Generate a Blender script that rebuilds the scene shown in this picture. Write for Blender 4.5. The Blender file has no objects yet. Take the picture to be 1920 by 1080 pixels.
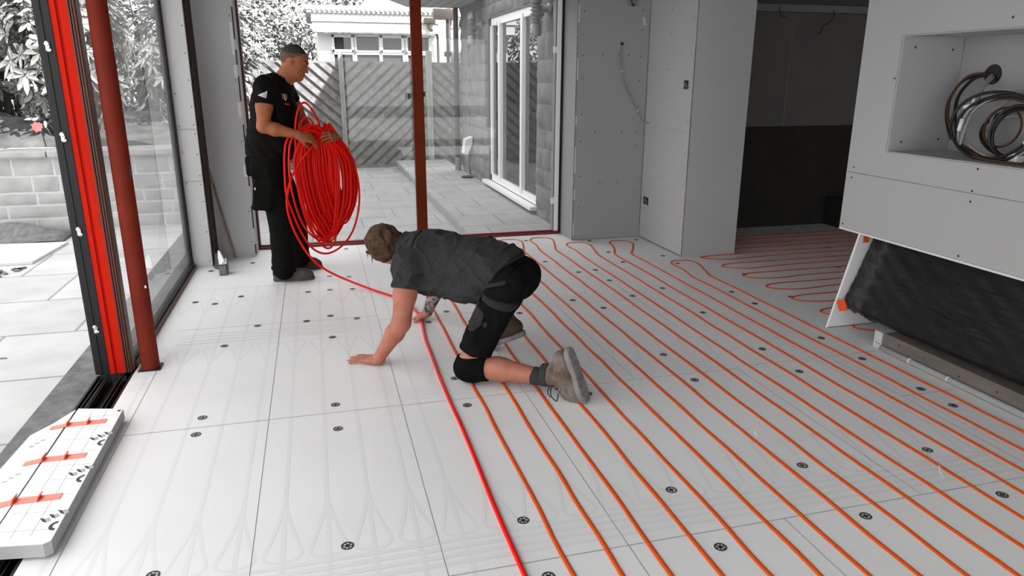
import bpy, bmesh, math, random
import numpy as np
from mathutils import Vector, Matrix

SC = bpy.context.scene
COL = SC.collection
rnd = random.Random(7)

# ------------------------------------------------------------------ camera
CAM_H = 1.53
yaw, pitch, roll = 0.262912, 0.285606, -0.0028415
fwd = Vector((math.sin(yaw)*math.cos(pitch), math.cos(yaw)*math.cos(pitch), -math.sin(pitch)))
right0 = Vector((math.cos(yaw), -math.sin(yaw), 0))
down0 = fwd.cross(right0)
rgt = math.cos(roll)*right0 + math.sin(roll)*down0
dwn = -math.sin(roll)*right0 + math.cos(roll)*down0
cam_d = bpy.data.cameras.new('camera')
cam_d.sensor_width = 36.0
cam_d.lens = 1346.87/1920*36.0
cam_d.clip_start = 0.02
cam_d.clip_end = 300
cam = bpy.data.objects.new('camera', cam_d)
cam.matrix_world = Matrix(((rgt.x, -dwn.x, -fwd.x, 0), (rgt.y, -dwn.y, -fwd.y, 0), (rgt.z, -dwn.z, -fwd.z, CAM_H), (0, 0, 0, 1)))
COL.objects.link(cam)
SC.camera = cam

# ------------------------------------------------------------------ sky, sun, exposure
w = bpy.data.worlds.new('overcast_sky')
SC.world = w
w.use_nodes = True
nt = w.node_tree
bg = nt.nodes['Background']
bg.inputs[0].default_value = (1.0, 1.0, 1.0, 1)
bg.inputs[1].default_value = 1.7
sun_d = bpy.data.lights.new('sun', 'SUN')
sun_d.energy = 8.0
sun_d.angle = math.radians(0.6)
sun_d.color = (1.0, 0.99, 0.97)
sun = bpy.data.objects.new('sun', sun_d)
SUN_DIR = Vector((-0.42, 0.62, -0.66)).normalized()
sun.rotation_euler = SUN_DIR.to_track_quat('-Z', 'Y').to_euler()
sun.location = (6, -6, 12)
COL.objects.link(sun)
SC.view_settings.view_transform = 'Standard'
SC.view_settings.look = 'None'
SC.view_settings.gamma = 1.0
SC.view_settings.use_curve_mapping = False
SC.view_settings.exposure = 0.75

# ------------------------------------------------------------------ helpers
def tag(o, label, cat, group=None, kind=None):
    o['label'] = label
    o['category'] = cat
    if group: o['group'] = group
    if kind: o['kind'] = kind
    return o

ORG = {}
def thing(name, loc, label, cat, group=None, kind=None):
    o = bpy.data.objects.new(name, None)
    o.empty_display_size = 0.1
    o.location = loc
    COL.objects.link(o)
    ORG[o.name] = Vector(loc)
    return tag(o, label, cat, group, kind)

class MB:
    """collects geometry in world coordinates, builds ONE mesh object"""
    def __init__(s):
        s.v = []; s.f = []; s.m = []
    def add(s, vs, fs, mi=0):
        b = len(s.v)
        s.v.extend([tuple(map(float, p)) for p in vs])
        for f in fs:
            s.f.append(tuple(b+i for i in f)); s.m.append(mi)
        return s
    def box(s, a, b, mi=0):
        x0, y0, z0 = a; x1, y1, z1 = b
        return s.add([(x0,y0,z0),(x1,y0,z0),(x1,y1,z0),(x0,y1,z0),(x0,y0,z1),(x1,y0,z1),(x1,y1,z1),(x0,y1,z1)],
              [(0,3,2,1),(4,5,6,7),(0,1,5,4),(1,2,6,5),(2,3,7,6),(3,0,4,7)], mi)
    def bbox(s, a, b, bev=0.004, mi=0):
        """box with chamfered edges"""
        bm = bmesh.new()
        bmesh.ops.create_cube(bm, size=1)
        c = [(p+q)/2 for p, q in zip(a, b)]; d = [abs(q-p) for p, q in zip(a, b)]
        for v in bm.verts: v.co = Vector((c[i]+v.co[i]*d[i] for i in range(3)))
        bmesh.ops.bevel(bm, geom=list(bm.edges), offset=min(bev, min(d)*.45), segments=2, affect='EDGES', profile=.6)
        return s.bm(bm, None, mi)
    def bm(s, bm, mat=None, mi=0):
        bm.verts.index_update()
        vs = [(mat @ v.co) if mat else v.co.copy() for v in bm.verts]
        s.add(vs, [[v.index for v in f.verts] for f in bm.faces], mi)
        bm.free(); return s
    def obox(s, c, ax, ay, az, mi=0):
        """oriented box: centre and three half axes"""
        c = Vector(c); ax = Vector(ax); ay = Vector(ay); az = Vector(az)
        vs = [c+i*ax+j*ay+k*az for k in (-1,1) for j in (-1,1) for i in (-1,1)]
        return s.add(vs, [(0,2,3,1),(4,5,7,6),(0,1,5,4),(1,3,7,5),(3,2,6,7),(2,0,4,6)], mi)
    def bar(s, p, q, w, t, up=(0,0,1), mi=0):
        p = Vector(p); q = Vector(q); d = (q-p); L = d.length; d.normalize()
        u = Vector(up); sx = d.cross(u)
        if sx.length < 1e-5: sx = d.cross(Vector((1,0,0)))
        sx.normalize(); u = sx.cross(d)
        return s.obox((p+q)/2, d*(L/2), sx*(w/2), u*(t/2), mi)
    def tube(s, pts, r, n=8, closed=False, caps=True, mi=0):
        P = [Vector(p) for p in pts]; N = len(P)
        rs = r if hasattr(r, '__len__') else [r]*N
        T = []
        for i in range(N):
            if closed: t = P[(i+1) % N]-P[i-1]
            else: t = P[min(i+1, N-1)]-P[max(i-1, 0)]
            if t.length < 1e-9: t = Vector((0,0,1))
            T.append(t.normalized())
        a = Vector((0,0,1)) if abs(T[0].z) < .9 else Vector((1,0,0))
        nrm = (a - T[0]*a.dot(T[0])).normalized()
        vs = []
        for i in range(N):
            nrm = nrm - T[i]*nrm.dot(T[i])
            if nrm.length < 1e-6: nrm = T[i].orthogonal()
            nrm.normalize()
            bi = T[i].cross(nrm)
            for k in range(n):
                an = 2*math.pi*k/n
                vs.append(P[i]+(nrm*math.cos(an)+bi*math.sin(an))*rs[i])
        fs = []
        for i in range(N if closed else N-1):
            j = (i+1) % N
            for k in range(n):
                k2 = (k+1) % n
                fs.append((i*n+k, i*n+k2, j*n+k2, j*n+k))
        if caps and not closed:
            fs.append(tuple(range(n-1, -1, -1))); fs.append(tuple((N-1)*n+k for k in range(n)))
        return s.add(vs, fs, mi)
    def lathe(s, prof, c, n=24, axis='z', mi=0):
        vs = []
        for r, h in prof:
            for k in range(n):
                an = 2*math.pi*k/n
                a, b = r*math.cos(an), r*math.sin(an)
                p = {'z': (a, b, h), 'x': (h, a, b), 'y': (b, h, a)}[axis]
                vs.append((c[0]+p[0], c[1]+p[1], c[2]+p[2]))
        fs = []
        for i in range(len(prof)-1):
            for k in range(n):
                k2 = (k+1) % n
                fs.append((i*n+k, i*n+k2, (i+1)*n+k2, (i+1)*n+k))
        fs.append(tuple(range(n-1, -1, -1))); fs.append(tuple((len(prof)-1)*n+k for k in range(n)))
        return s.add(vs, fs, mi)
    def prism(s, poly, off, mi=0):
        """closed polygon (3-D points) extruded by vector off"""
        n = len(poly); o = Vector(off)
        vs = [Vector(p) for p in poly]+[Vector(p)+o for p in poly]
        fs = [tuple(range(n-1, -1, -1)), tuple(range(n, 2*n))]
        fs += [(i, (i+1) % n, n+(i+1) % n, n+i) for i in range(n)]
        return s.add(vs, fs, mi)
    def ribbon(s, pts, wd, z, mi=0):
        """flat strip following 2-D points at height z"""
        P = [Vector((p[0], p[1], 0)) for p in pts]; vs = []
        for i in range(len(P)):
            t = (P[min(i+1, len(P)-1)]-P[max(i-1, 0)]).normalized()
            nn = Vector((-t.y, t.x, 0))*(wd/2)
            vs += [(P[i].x+nn.x, P[i].y+nn.y, z), (P[i].x-nn.x, P[i].y-nn.y, z)]
        return s.add(vs, [(2*i+1, 2*i+3, 2*i+2, 2*i) for i in range(len(P)-1)], mi)
    def build(s, name, mats, parent=None, smooth=False, angle=None):
        if not isinstance(mats, (list, tuple)): mats = [mats]
        V = np.array(s.v, dtype=float)
        if parent is not None: org = ORG[parent.name]
        else: org = Vector(((V[:,0].min()+V[:,0].max())/2, (V[:,1].min()+V[:,1].max())/2, V[:,2].min()))
        me = bpy.data.meshes.new(name)
        me.from_pydata((V-np.array(org)).tolist(), [], s.f)
        for m in mats: me.materials.append(m)
        if len(mats) > 1: me.polygons.foreach_set('material_index', s.m)
        if smooth:
            me.polygons.foreach_set('use_smooth', [True]*len(me.polygons))
            if angle: me.set_sharp_from_angle(angle=math.radians(angle))
        me.update()
        bm = bmesh.new(); bm.from_mesh(me)
        bmesh.ops.recalc_face_normals(bm, faces=bm.faces) if getattr(s, 'recalc', True) else None
        bm.to_mesh(me); bm.free()
        o = bpy.data.objects.new(name, me)
        COL.objects.link(o)
        if parent is not None: o.parent = parent
        else: o.location = org
        ORG[o.name] = Vector(org)
        return o

def mat(name, col, rough=.7, metal=0., noise=None, bump=None, spec=.4, ramp=None, coat=0.):
    """noise=(scale, amount, detail): value variation; bump=(scale, strength, detail)"""
    m = bpy.data.materials.new(name); m.use_nodes = True
    t = m.node_tree; b = t.nodes['Principled BSDF']
    b.inputs['Base Color'].default_value = (*col, 1)
    b.inputs['Roughness'].default_value = rough
    b.inputs['Metallic'].default_value = metal
    b.inputs['Specular IOR Level'].default_value = spec
    b.inputs['Coat Weight'].default_value = coat
    tc = t.nodes.new('ShaderNodeTexCoord')
    def nz(sc, det):
        n = t.nodes.new('ShaderNodeTexNoise')
        n.inputs['Scale'].default_value = sc; n.inputs['Detail'].default_value = det
        t.links.new(tc.outputs['Object'], n.inputs['Vector']); return n
    if noise:
        n = nz(noise[0], noise[2] if len(noise) > 2 else 4)
        r = t.nodes.new('ShaderNodeValToRGB')
        a = noise[1]
        r.color_ramp.elements[0].position = .3; r.color_ramp.elements[1].position = .7
        c2 = noise[3] if len(noise) > 3 else tuple(c*(1-a) for c in col)
        r.color_ramp.elements[0].color = (*c2, 1); r.color_ramp.elements[1].color = (*col, 1)
        t.links.new(n.outputs['Fac'], r.inputs['Fac']); t.links.new(r.outputs['Color'], b.inputs['Base Color'])
    if bump:
        n = nz(bump[0], bump[2] if len(bump) > 2 else 5)
        bp = t.nodes.new('ShaderNodeBump'); bp.inputs['Strength'].default_value = bump[1]
        bp.inputs['Distance'].default_value = .01
        t.links.new(n.outputs['Fac'], bp.inputs['Height']); t.links.new(bp.outputs['Normal'], b.inputs['Normal'])
    return m

def glass_mat(name, tint=(.93,.94,.94), ior=1.5, haze=0.):
    m = bpy.data.materials.new(name); m.use_nodes = True
    t = m.node_tree; t.nodes.clear()
    o = t.nodes.new('ShaderNodeOutputMaterial')
    tr = t.nodes.new('ShaderNodeBsdfTransparent'); tr.inputs[0].default_value = (*tint, 1)
    gl = t.nodes.new('ShaderNodeBsdfGlossy'); gl.inputs['Roughness'].default_value = .01
    fr = t.nodes.new('ShaderNodeFresnel'); fr.inputs[0].default_value = ior
    mx = t.nodes.new('ShaderNodeMixShader')
    ge = t.nodes.new('ShaderNodeNewGeometry'); ml = t.nodes.new('ShaderNodeMath'); ml.operation = 'MULTIPLY'
    iv = t.nodes.new('ShaderNodeMath'); iv.operation = 'SUBTRACT'; iv.inputs[0].default_value = 1.0
    t.links.new(ge.outputs['Backfacing'], iv.inputs[1]); t.links.new(fr.outputs[0], ml.inputs[0]); t.links.new(iv.outputs[0], ml.inputs[1])
    t.links.new(ml.outputs[0], mx.inputs[0]); t.links.new(tr.outputs[0], mx.inputs[1]); t.links.new(gl.outputs[0], mx.inputs[2])
    last = mx
    if haze > 0:   # faint translucent layer mixed over the glass
        df = t.nodes.new('ShaderNodeBsdfTranslucent'); df.inputs[0].default_value = (.9,.9,.9,1)
        m2 = t.nodes.new('ShaderNodeMixShader'); m2.inputs[0].default_value = haze
        t.links.new(mx.outputs[0], m2.inputs[1]); t.links.new(df.outputs[0], m2.inputs[2]); last = m2
    t.links.new(last.outputs[0], o.inputs[0])
    return m

def slab_mat(name, col, mortar, sx, sy, msize, rough=.8):
    """paving slabs: brick texture over object coordinates"""
    m = mat(name, col, rough, bump=(9, .25))
    t = m.node_tree; b = t.nodes['Principled BSDF']
    tc = [n for n in t.nodes if n.type == 'TEX_COORD'][0]
    br = t.nodes.new('ShaderNodeTexBrick')
    br.inputs['Color1'].default_value = (*col, 1); br.inputs['Color2'].default_value = (*[c*.9 for c in col], 1)
    br.inputs['Mortar'].default_value = (*mortar, 1)
    br.inputs['Scale'].default_value = 1.0
    br.inputs['Brick Width'].default_value = sx; br.inputs['Row Height'].default_value = sy
    br.inputs['Mortar Size'].default_value = msize; br.inputs['Mortar Smooth'].default_value = .3
    br.offset = .37; br.squash = .7; br.squash_frequency = 3
    n = t.nodes.new('ShaderNodeTexNoise'); n.inputs['Scale'].default_value = 3; n.inputs['Detail'].default_value = 8
    t.links.new(tc.outputs['Object'], n.inputs['Vector'])
    mp = t.nodes.new('ShaderNodeMixRGB'); mp.blend_type = 'ADD'; mp.inputs[0].default_value = .012
    t.links.new(tc.outputs['Object'], mp.inputs[1]); t.links.new(n.outputs['Color'], mp.inputs[2])
    t.links.new(mp.outputs[0], br.inputs['Vector'])
    mx = t.nodes.new('ShaderNodeMixRGB'); mx.blend_type = 'MULTIPLY'; mx.inputs[0].default_value = .35
    r = t.nodes.new('ShaderNodeValToRGB'); r.color_ramp.elements[0].position = .35; r.color_ramp.elements[0].color = (.6,.6,.6,1); r.color_ramp.elements[1].position = .6
    t.links.new(n.outputs['Fac'], r.inputs[0]); t.links.new(br.outputs['Color'], mx.inputs[1]); t.links.new(r.outputs[0], mx.inputs[2])
    t.links.new(mx.outputs[0], b.inputs['Base Color'])
    return m

# ------------------------------------------------------------------ materials
M = {}
M['board'] = mat('insulated_floor_board', (.80,.80,.80), .55, noise=(2.2, .05, 7), bump=(30, .04))
M['groove'] = mat('routed_groove', (.73,.73,.73), .6)
M['seam'] = mat('board_joint', (.26,.26,.26), .9, noise=(7, .5, 3))
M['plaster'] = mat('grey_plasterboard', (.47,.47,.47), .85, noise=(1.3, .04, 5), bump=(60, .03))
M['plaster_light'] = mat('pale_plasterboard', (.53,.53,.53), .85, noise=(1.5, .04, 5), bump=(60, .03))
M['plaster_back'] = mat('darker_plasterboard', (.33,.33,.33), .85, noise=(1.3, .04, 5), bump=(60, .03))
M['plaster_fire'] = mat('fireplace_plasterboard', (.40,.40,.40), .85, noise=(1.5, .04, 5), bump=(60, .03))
M['cheek'] = mat('white_faced_board', (.80,.80,.80), .8)
M['ceiling'] = mat('ceiling_board', (.22,.22,.22), .9)
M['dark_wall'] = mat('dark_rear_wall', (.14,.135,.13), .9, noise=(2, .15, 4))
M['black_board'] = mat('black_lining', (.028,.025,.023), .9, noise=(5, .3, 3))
M['screw'] = mat('dark_screw', (.02,.02,.02), .6)
M['filler'] = mat('wall_filler', (.66,.66,.66), .9)
M['timber_dark'] = mat('dark_timber_stud', (.06,.035,.02), .85, noise=(14, .7, 4))
M['black_alu'] = mat('black_aluminium', (.014,.014,.015), .45, spec=.25)
M['red_profile'] = mat('red_primed_profile', (.54,.014,.003), .6, noise=(1.2, .2, 3), spec=.08)
M['red_groove'] = mat('red_profile_channel', (.42,.006,.002), .6, spec=.08)
M['brown_frame'] = mat('brown_door_frame', (.10,.030,.018), .45, noise=(6, .3, 3))
M['red_oxide'] = mat('red_oxide_steel', (.17,.020,.009), .6, noise=(4, .3, 6), bump=(40, .06), spec=.1)
M['rust_pole'] = mat('rust_brown_steel', (.17,.024,.003), .55, noise=(3, .3, 5), spec=.1)
M['threshold'] = mat('dark_red_threshold', (.16,.012,.010), .5)
M['chrome'] = mat('bright_metal', (.75,.75,.75), .25, metal=1.)
M['glass'] = glass_mat('door_glass', (.95,.955,.955), ior=1.65, haze=.02)
M['glass_left'] = glass_mat('sliding_door_glass', (.97,.975,.975), ior=1.62, haze=.02)
M['glass_dark'] = glass_mat('house_window_glass', (.55,.55,.55), ior=3.2)
M['upvc'] = mat('white_window_frame', (.80,.80,.80), .35)
M['white_wall'] = mat('white_render', (.80,.80,.80), .7)
M['pipe'] = mat('orange_heating_pipe', (.66,.085,.010), .5, spec=.12)
M['pipe_red'] = mat('red_heating_pipe', (.72,.006,.002), .36, spec=.16)
M['paving'] = slab_mat('pale_stone_paving', (.54,.54,.54), (.28,.28,.28), 1.15, .78, .012)
M['paving_back'] = slab_mat('grey_stone_paving', (.38,.38,.38), (.19,.19,.19), .9, .6, .008)
M['concrete'] = mat('rough_concrete', (.20,.20,.20), .95, noise=(14, .5, 8), bump=(30, .5))
M['stone'] = mat('grey_sandstone', (.22,.22,.217), .95, noise=(5, .35, 7), bump=(16, .6))
M['stone_pale'] = mat('pale_sandstone', (.46,.46,.455), .95, noise=(5, .3, 7), bump=(14, .6))
M['mortar'] = mat('mortar', (.55,.55,.55), .95, bump=(40, .4))
M['mortar_dark'] = mat('dark_mortar', (.16,.16,.16), .95, bump=(40, .4))
def wood_mat(name, col, ax, amt=.45):
    m = mat(name, col, .8, bump=(25, .2))
    t = m.node_tree; b = t.nodes['Principled BSDF']
    tc = [n for n in t.nodes if n.type == 'TEX_COORD'][0]
    mp = t.nodes.new('ShaderNodeMapping'); mp.inputs['Scale'].default_value = ax
    n = t.nodes.new('ShaderNodeTexNoise'); n.inputs['Scale'].default_value = 1; n.inputs['Detail'].default_value = 6
    r = t.nodes.new('ShaderNodeValToRGB'); r.color_ramp.elements[0].position = .32; r.color_ramp.elements[1].position = .68
    r.color_ramp.elements[0].color = (*[c*(1-amt) for c in col], 1); r.color_ramp.elements[1].color = (*col, 1)
    t.links.new(tc.outputs['Object'], mp.inputs[0]); t.links.new(mp.outputs[0], n.inputs['Vector'])
    t.links.new(n.outputs['Fac'], r.inputs[0]); t.links.new(r.outputs[0], b.inputs['Base Color'])
    return m
M['fence'] = wood_mat('weathered_fence_board', (.27,.265,.26), (9,9,9))
M['fence_post'] = wood_mat('weathered_post', (.40,.395,.39), (20,20,2))
M['ply'] = wood_mat('plywood', (.62,.62,.61), (3,14,3), .15)
M['raw_wood'] = wood_mat('raw_timber', (.27,.20,.15), (20,20,2), .4)
M['plinth'] = wood_mat('grey_brown_plinth_board', (.17,.15,.13), (16,3,16), .3)
M['soil'] = mat('soil', (.12,.12,.12), 1., noise=(6, .6, 6), bump=(12, .8))
M['leaf'] = mat('glossy_leaf', (.34,.35,.33), .35, noise=(3, .7, 3), spec=.6)
M['leaf_fine'] = mat('small_leaf', (.20,.205,.19), .5, noise=(2, .6, 3))
M['bark'] = mat('bark', (.09,.085,.08), .95, noise=(10, .5, 4))
M['pink'] = mat('pink_petal', (.80,.22,.20), .6)
M['film'] = mat('black_polythene', (.006,.006,.0065), .20, spec=.32)
_t = M['film'].node_tree; _b = _t.nodes['Principled BSDF']
_mp = _t.nodes.new('ShaderNodeMapping'); _mp.inputs['Rotation'].default_value = (math.radians(38), 0, 0); _mp.inputs['Scale'].default_value = (4, 2.2, 20)
_n = _t.nodes.new('ShaderNodeTexNoise'); _n.inputs['Scale'].default_value = 1.0; _n.inputs['Detail'].default_value = 7; _n.inputs['Roughness'].default_value = .62
_bp = _t.nodes.new('ShaderNodeBump'); _bp.inputs['Strength'].default_value = .85; _bp.inputs['Distance'].default_value = .02
_tc = [q for q in _t.nodes if q.type == 'TEX_COORD'][0]
_t.links.new(_tc.outputs['Object'], _mp.inputs[0]); _t.links.new(_mp.outputs[0], _n.inputs['Vector']); _t.links.new(_n.outputs['Fac'], _bp.inputs['Height']); _t.links.new(_bp.outputs['Normal'], _b.inputs['Normal'])
M['tape'] = mat('orange_tape', (.78,.085,.012), .5)
M['pink_tape'] = mat('pink_red_tape', (.88,.24,.18), .5)
M['niche_back'] = mat('grey_lining_board', (.30,.30,.30), .9)
M['foam'] = mat('grey_edge_foam', (.33,.33,.33), .8)
M['cable_black'] = mat('black_cable', (.012,.011,.011), .45)
M['cable_grey'] = mat('grey_cable', (.26,.26,.26), .5)
M['cable_brown'] = mat('brown_cable', (.07,.025,.008), .5)
M['label_white'] = mat('white_sleeve', (.7,.7,.7), .6)
M['washer'] = mat('dark_plastic_washer', (.035,.035,.035), .4, spec=.5)
M['print_dark'] = mat('dark_print', (.05,.05,.05), .7)
M['print_grey'] = mat('grey_print', (.40,.40,.40), .7)
M['print_line'] = mat('faint_print_line', (.33,.33,.33), .7)
M['foil'] = mat('white_foil_facing', (.84,.84,.84), .4, noise=(4, .06, 4))
M['foam_edge'] = mat('foam_core_edge', (.36,.36,.36), .9)
M['grey_metal'] = mat('grey_lamp_metal', (.28,.28,.28), .45, metal=.4)
M['brown_pipe'] = mat('brown_downpipe', (.07,.05,.04), .5, noise=(3, .5, 3))
M['grey_plastic'] = mat('grey_plastic', (.22,.22,.22), .5)
M['roof_tile'] = mat('pale_roof_tile', (.55,.55,.55), .8)
M['dark_glass_room'] = mat('dim_room_behind_window', (.04,.04,.04), .9)
M['card'] = mat('printed_carton', (.10,.095,.09), .6, noise=(18, .7, 2))
M['paper'] = mat('white_paper', (.72,.72,.72), .8)
# ================================================================== SETTING
def struct(o, label, cat):
    return tag(o, label, cat, None, 'structure')

# ---- floor: pale boards with joints and routed grooves
PX0, PSP = .546, .15            # first pipe line and pitch of the grooves
f = MB()
f.box((-1.03, -3, -.09), (7.0, 6.83, 0))
def vline(x, y0, y1, wd=.006): f.add([(x-wd/2, y0, .0011), (x+wd/2, y0, .0011), (x+wd/2, y1, .0011), (x-wd/2, y1, .0011)], [(0,1,2,3)], 1)
def hline(y, x0, x1, wd=.006): f.add([(x0, y-wd/2, .0012), (x1, y-wd/2, .0012), (x1, y+wd/2, .0012), (x0, y+wd/2, .0012)], [(0,1,2,3)], 1)
for x, a, b in ((-.918, .3, 3.98), (-.302, .6, 3.21), (-.302, 3.2, 6.4), (.312, .6, 3.21), (.312, 3.21, 6.83), (.932, .5, 3.21), (1.54, .5, 1.93), (2.146, 1.93, 3.22), (2.745, 1.2, 3.2), (.93, 3.22, 4.52), (1.54, 3.22, 4.53), (2.15, 3.9, 5.5)):
    vline(x, a, b, .0020)
for y, a, b in ((3.215, -.918, .312), (3.21, .312, 2.15), (1.925, .312, 2.75), (3.235, 2.15, 3.09), (4.53, .312, 2.33), (4.63, -.92, -.302), (4.62, -.302, .312), (5.53, .5, 2.9), (2.68, 2.745, 3.07), (5.6, -.302, .312), (.75, -.92, 2.75), (5.55, -1.0, -.302)):
    hline(y, a, b, .0022)
GZ = [.0002]
def groove(pts, wd=.012):
    GZ[0] += .000004; f.ribbon(pts, wd, GZ[0], 2)
def drop(x, yw, ya):
    """tear-drop turning groove: wide at yw, apex at ya on groove x"""
    s = 1 if ya > yw else -1
    L = abs(ya-yw); pts = []
    for k in range(31):
        q = k/30*2-1; a = abs(q)           # 0 at the wide end, 1 at the apex
        h = 1-math.cos(a*math.pi/2) if a < .35 else None
        wdt = .058*math.sin(min(1, a/.42)*math.pi/2)*(1 if a < .42 else max(0, 1-(a-.42)/.58)**1.35)
        yv = (a/.42)**2*.13 if a < .42 else .13+.87*(a-.42)/.58
        pts.append((x+math.copysign(wdt, q)+math.copysign(.004, q), yw+s*L*yv))
    groove(pts[:16], .013); groove(pts[15:], .013)
for k in range(-10, 18):
    x = PX0+PSP*k
    if k < 0 or k > 13:
        if x < 2.9: groove([(x, .4), (x, 5.6 if x > -.9 else 3.9)], .016)
    if -10 < k < 15:
        drop(x, 2.13, 2.47)
    if k < 0: drop(x, 4.27, 3.97); drop(x, 5.28, 4.95)
    if k >= 0 and x < 2.2: drop(x, 3.42, 3.72)
    if 0 <= k and x < 2.2: drop(x, 4.70, 4.98)
for y in (1.985, 2.025, 2.065, 2.105): groove([(-.85, y), (2.72, y)], .016)
for y in (3.27, 3.31, 3.35, 3.39): groove([(.34, y), (2.1, y)], .008)
for y in (4.36, 4.41, 4.47, 4.52): groove([(-.88, y), (.29, y)], .007)
for y in (4.60, 4.64, 4.68): groove([(1.0, y), (2.6, y)], .007)
for k in range(7): groove([(2.55+.03*k*.2, 3.9+.02*k), (2.62+.075*k, 4.9-.01*k)], .005) if False else None
for k in range(5): groove([(3.02+.035*k, 3.75), (3.0+.035*k, 5.3)], .006)
for y in (3.72, 3.75, 3.78, 3.81): groove([(-1.02, y), (-.925, y)], .006)
floor = struct(f.build('floor', [M['board'], M['seam'], M['groove']]), 'pale insulated floor boards with joints and faint routed grooves', 'floor')

# ---- ceiling, out-of-frame walls that shade the room
c = MB(); c.box((-1.32, -3, 2.44), (7.1, 6.95, 2.62))
struct(c.build('ceiling', M['ceiling']), 'plain boarded ceiling over the room', 'ceiling')
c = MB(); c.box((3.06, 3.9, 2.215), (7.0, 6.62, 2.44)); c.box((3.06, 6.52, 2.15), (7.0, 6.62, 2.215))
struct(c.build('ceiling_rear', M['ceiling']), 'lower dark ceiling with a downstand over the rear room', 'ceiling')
b = MB(); b.box((-1.32, -3.15, -.1), (7.1, -3.0, .15)); b.box((-1.32, -3.15, 2.35), (7.1, -3.0, 2.6)); b.box((6.8, -3.15, .15), (7.1, -3.0, 2.35)); b.box((-1.32, -3.15, .15), (-1.0, -3.0, 2.35))
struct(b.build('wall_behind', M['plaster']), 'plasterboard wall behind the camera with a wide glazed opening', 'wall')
b = MB(); b.box((7.0, -3, -.1), (7.15, 6.95, 2.6))
struct(b.build('wall_far_right', M['dark_wall']), 'dark wall closing the right side of the room', 'wall')
b = MB(); b.box((-1.32, -3.0, -.1), (-1.10, -2.8, 2.44))
struct(b.build('wall_left', M['plaster']), 'plasterboard wall beyond the sliding door opening', 'wall')

def dots(mb, pts, plane, off, r=.006, mi=1):
    """screw heads: small discs lying on a wall plane"""
    for a, z in pts:
        n = 8; vs = []
        for k in range(n):
            u, v = r*math.cos(2*math.pi*k/n), r*math.sin(2*math.pi*k/n)
            vs.append((a+u, off, z+v) if plane == 'y' else (off, a+u, z+v))
        mb.add(vs, [tuple(range(n))], mi)

# back wall (board right of the glass) with reveal
b = MB(); b.box((2.345, 6.48, 0), (3.06, 6.86, 2.44))
dots(b, [(2.41+.0, z) for z in (.32,.62,.95,1.2,1.52,1.72,1.9,2.1)]+[(2.98, z) for z in (.45,.9,1.03,1.27,1.5,1.72,1.95,2.12)]+[(2.55, 1.03),(2.82, 1.03),(2.62,.55),(2.8,.55),(2.60,1.73),(2.76,1.73),(2.86,1.73)], 'y', 6.4795)
b.box((2.3445, 6.476, 0), (2.352, 6.4795, 2.44), 2)
for z, h in ((.05,.12),(.4,.1),(.65,.25),(1.1,.08),(1.5,.2),(2.0,.15)): b.box((2.353, 6.4775, z), (2.364, 6.4795, z+h), 3)
b.add([(2.985,6.4790,2.05),(3.0,6.4790,2.06),(3.012,6.4790,1.99),(3.0,6.4790,1.985)], [(0,1,2,3)], 3)
b.box((3.052, 6.4765, 0), (3.0595, 6.4795, 2.44), 2)
b.box((2.36, 6.478, .0), (3.05, 6.4795, .006), 2)
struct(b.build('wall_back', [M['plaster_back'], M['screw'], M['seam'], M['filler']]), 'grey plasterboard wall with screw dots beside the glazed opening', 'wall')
# pillar between the two rooms
b = MB(); b.box((3.0605, 5.6, 0), (3.592, 6.86, 2.44))
dots(b, [(y, z) for y in (5.66,) for z in (.07,.35,.62,.9,1.17,1.45,1.72,2.0)]+[(6.05, z) for z in (.12,.38,.65,.88,1.12,1.35,1.6,1.9,2.1)], 'x', 3.0600)
b.box((3.0598, 5.62, 1.085), (3.0603, 6.30, 1.0865), 2)
b.box((3.058, 5.598, 0), (3.064, 5.604, 2.44), 2)
b.box((3.058, 5.61, 0), (3.0603, 6.47, .012), 2)
struct(b.build('wall_pillar', [M['plaster'], M['screw'], M['seam'], M['filler'], M['groove']]), 'plasterboard pillar with two socket holes between the two rooms', 'wall')
# rear room back wall
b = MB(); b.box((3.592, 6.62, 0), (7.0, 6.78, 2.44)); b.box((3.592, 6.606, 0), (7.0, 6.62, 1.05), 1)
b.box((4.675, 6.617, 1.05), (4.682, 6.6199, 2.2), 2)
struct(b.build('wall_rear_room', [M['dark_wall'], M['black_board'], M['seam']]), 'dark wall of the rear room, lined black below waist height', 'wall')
b = MB(); b.box((5.30, 6.35, 0), (5.42, 6.6, .30))
struct(b.build('wall_rear_jamb', M['black_board']), 'low black upstand in the corner of the dark rear room', 'wall')

# left pier, timber stud gap, set-back board with reveal
b = MB(); b.box((-1.055, 6.262, 0), (-.905, 6.40, 2.44))
b.box((-1.056, 6.2605, 1.124), (-.905, 6.2622, 1.128), 2); b.box((-1.056, 6.2605, .715), (-.905, 6.2622, .719), 2)
dots(b, [(-.922, z) for z in (.05,.3,.55,.69,.76,.93,1.09,1.16,1.3,1.5,1.7,1.9)]+[(-1.03, z) for z in (.7,.95,1.15,1.4)], 'y', 6.2610, .005)
struct(b.build('wall_pier', [M['plaster_light'], M['screw'], M['seam']]), 'narrow plasterboard pier beside the tall sliding door glass', 'wall')
b = MB(); b.box((-.904, 6.30, 0), (-.888, 6.57, 2.44))
for k in range(14): b.box((-.90+rnd.uniform(0,.01), 6.293, .1+.16*k), (-.887, 6.30, .1+.16*k+rnd.uniform(.04,.12)))
struct(b.build('trim_1', M['timber_dark']), 'dark raw timber stud showing between pier and board', 'stud')
b = MB(); b.box((-.888, 6.57, 0), (-.575, 6.86, 2.44))
dots(b, [(-.605, z) for z in (.13,.4,.7,1.0,1.25,1.5,1.75,2.0)], 'y', 6.5695, .005)
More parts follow.
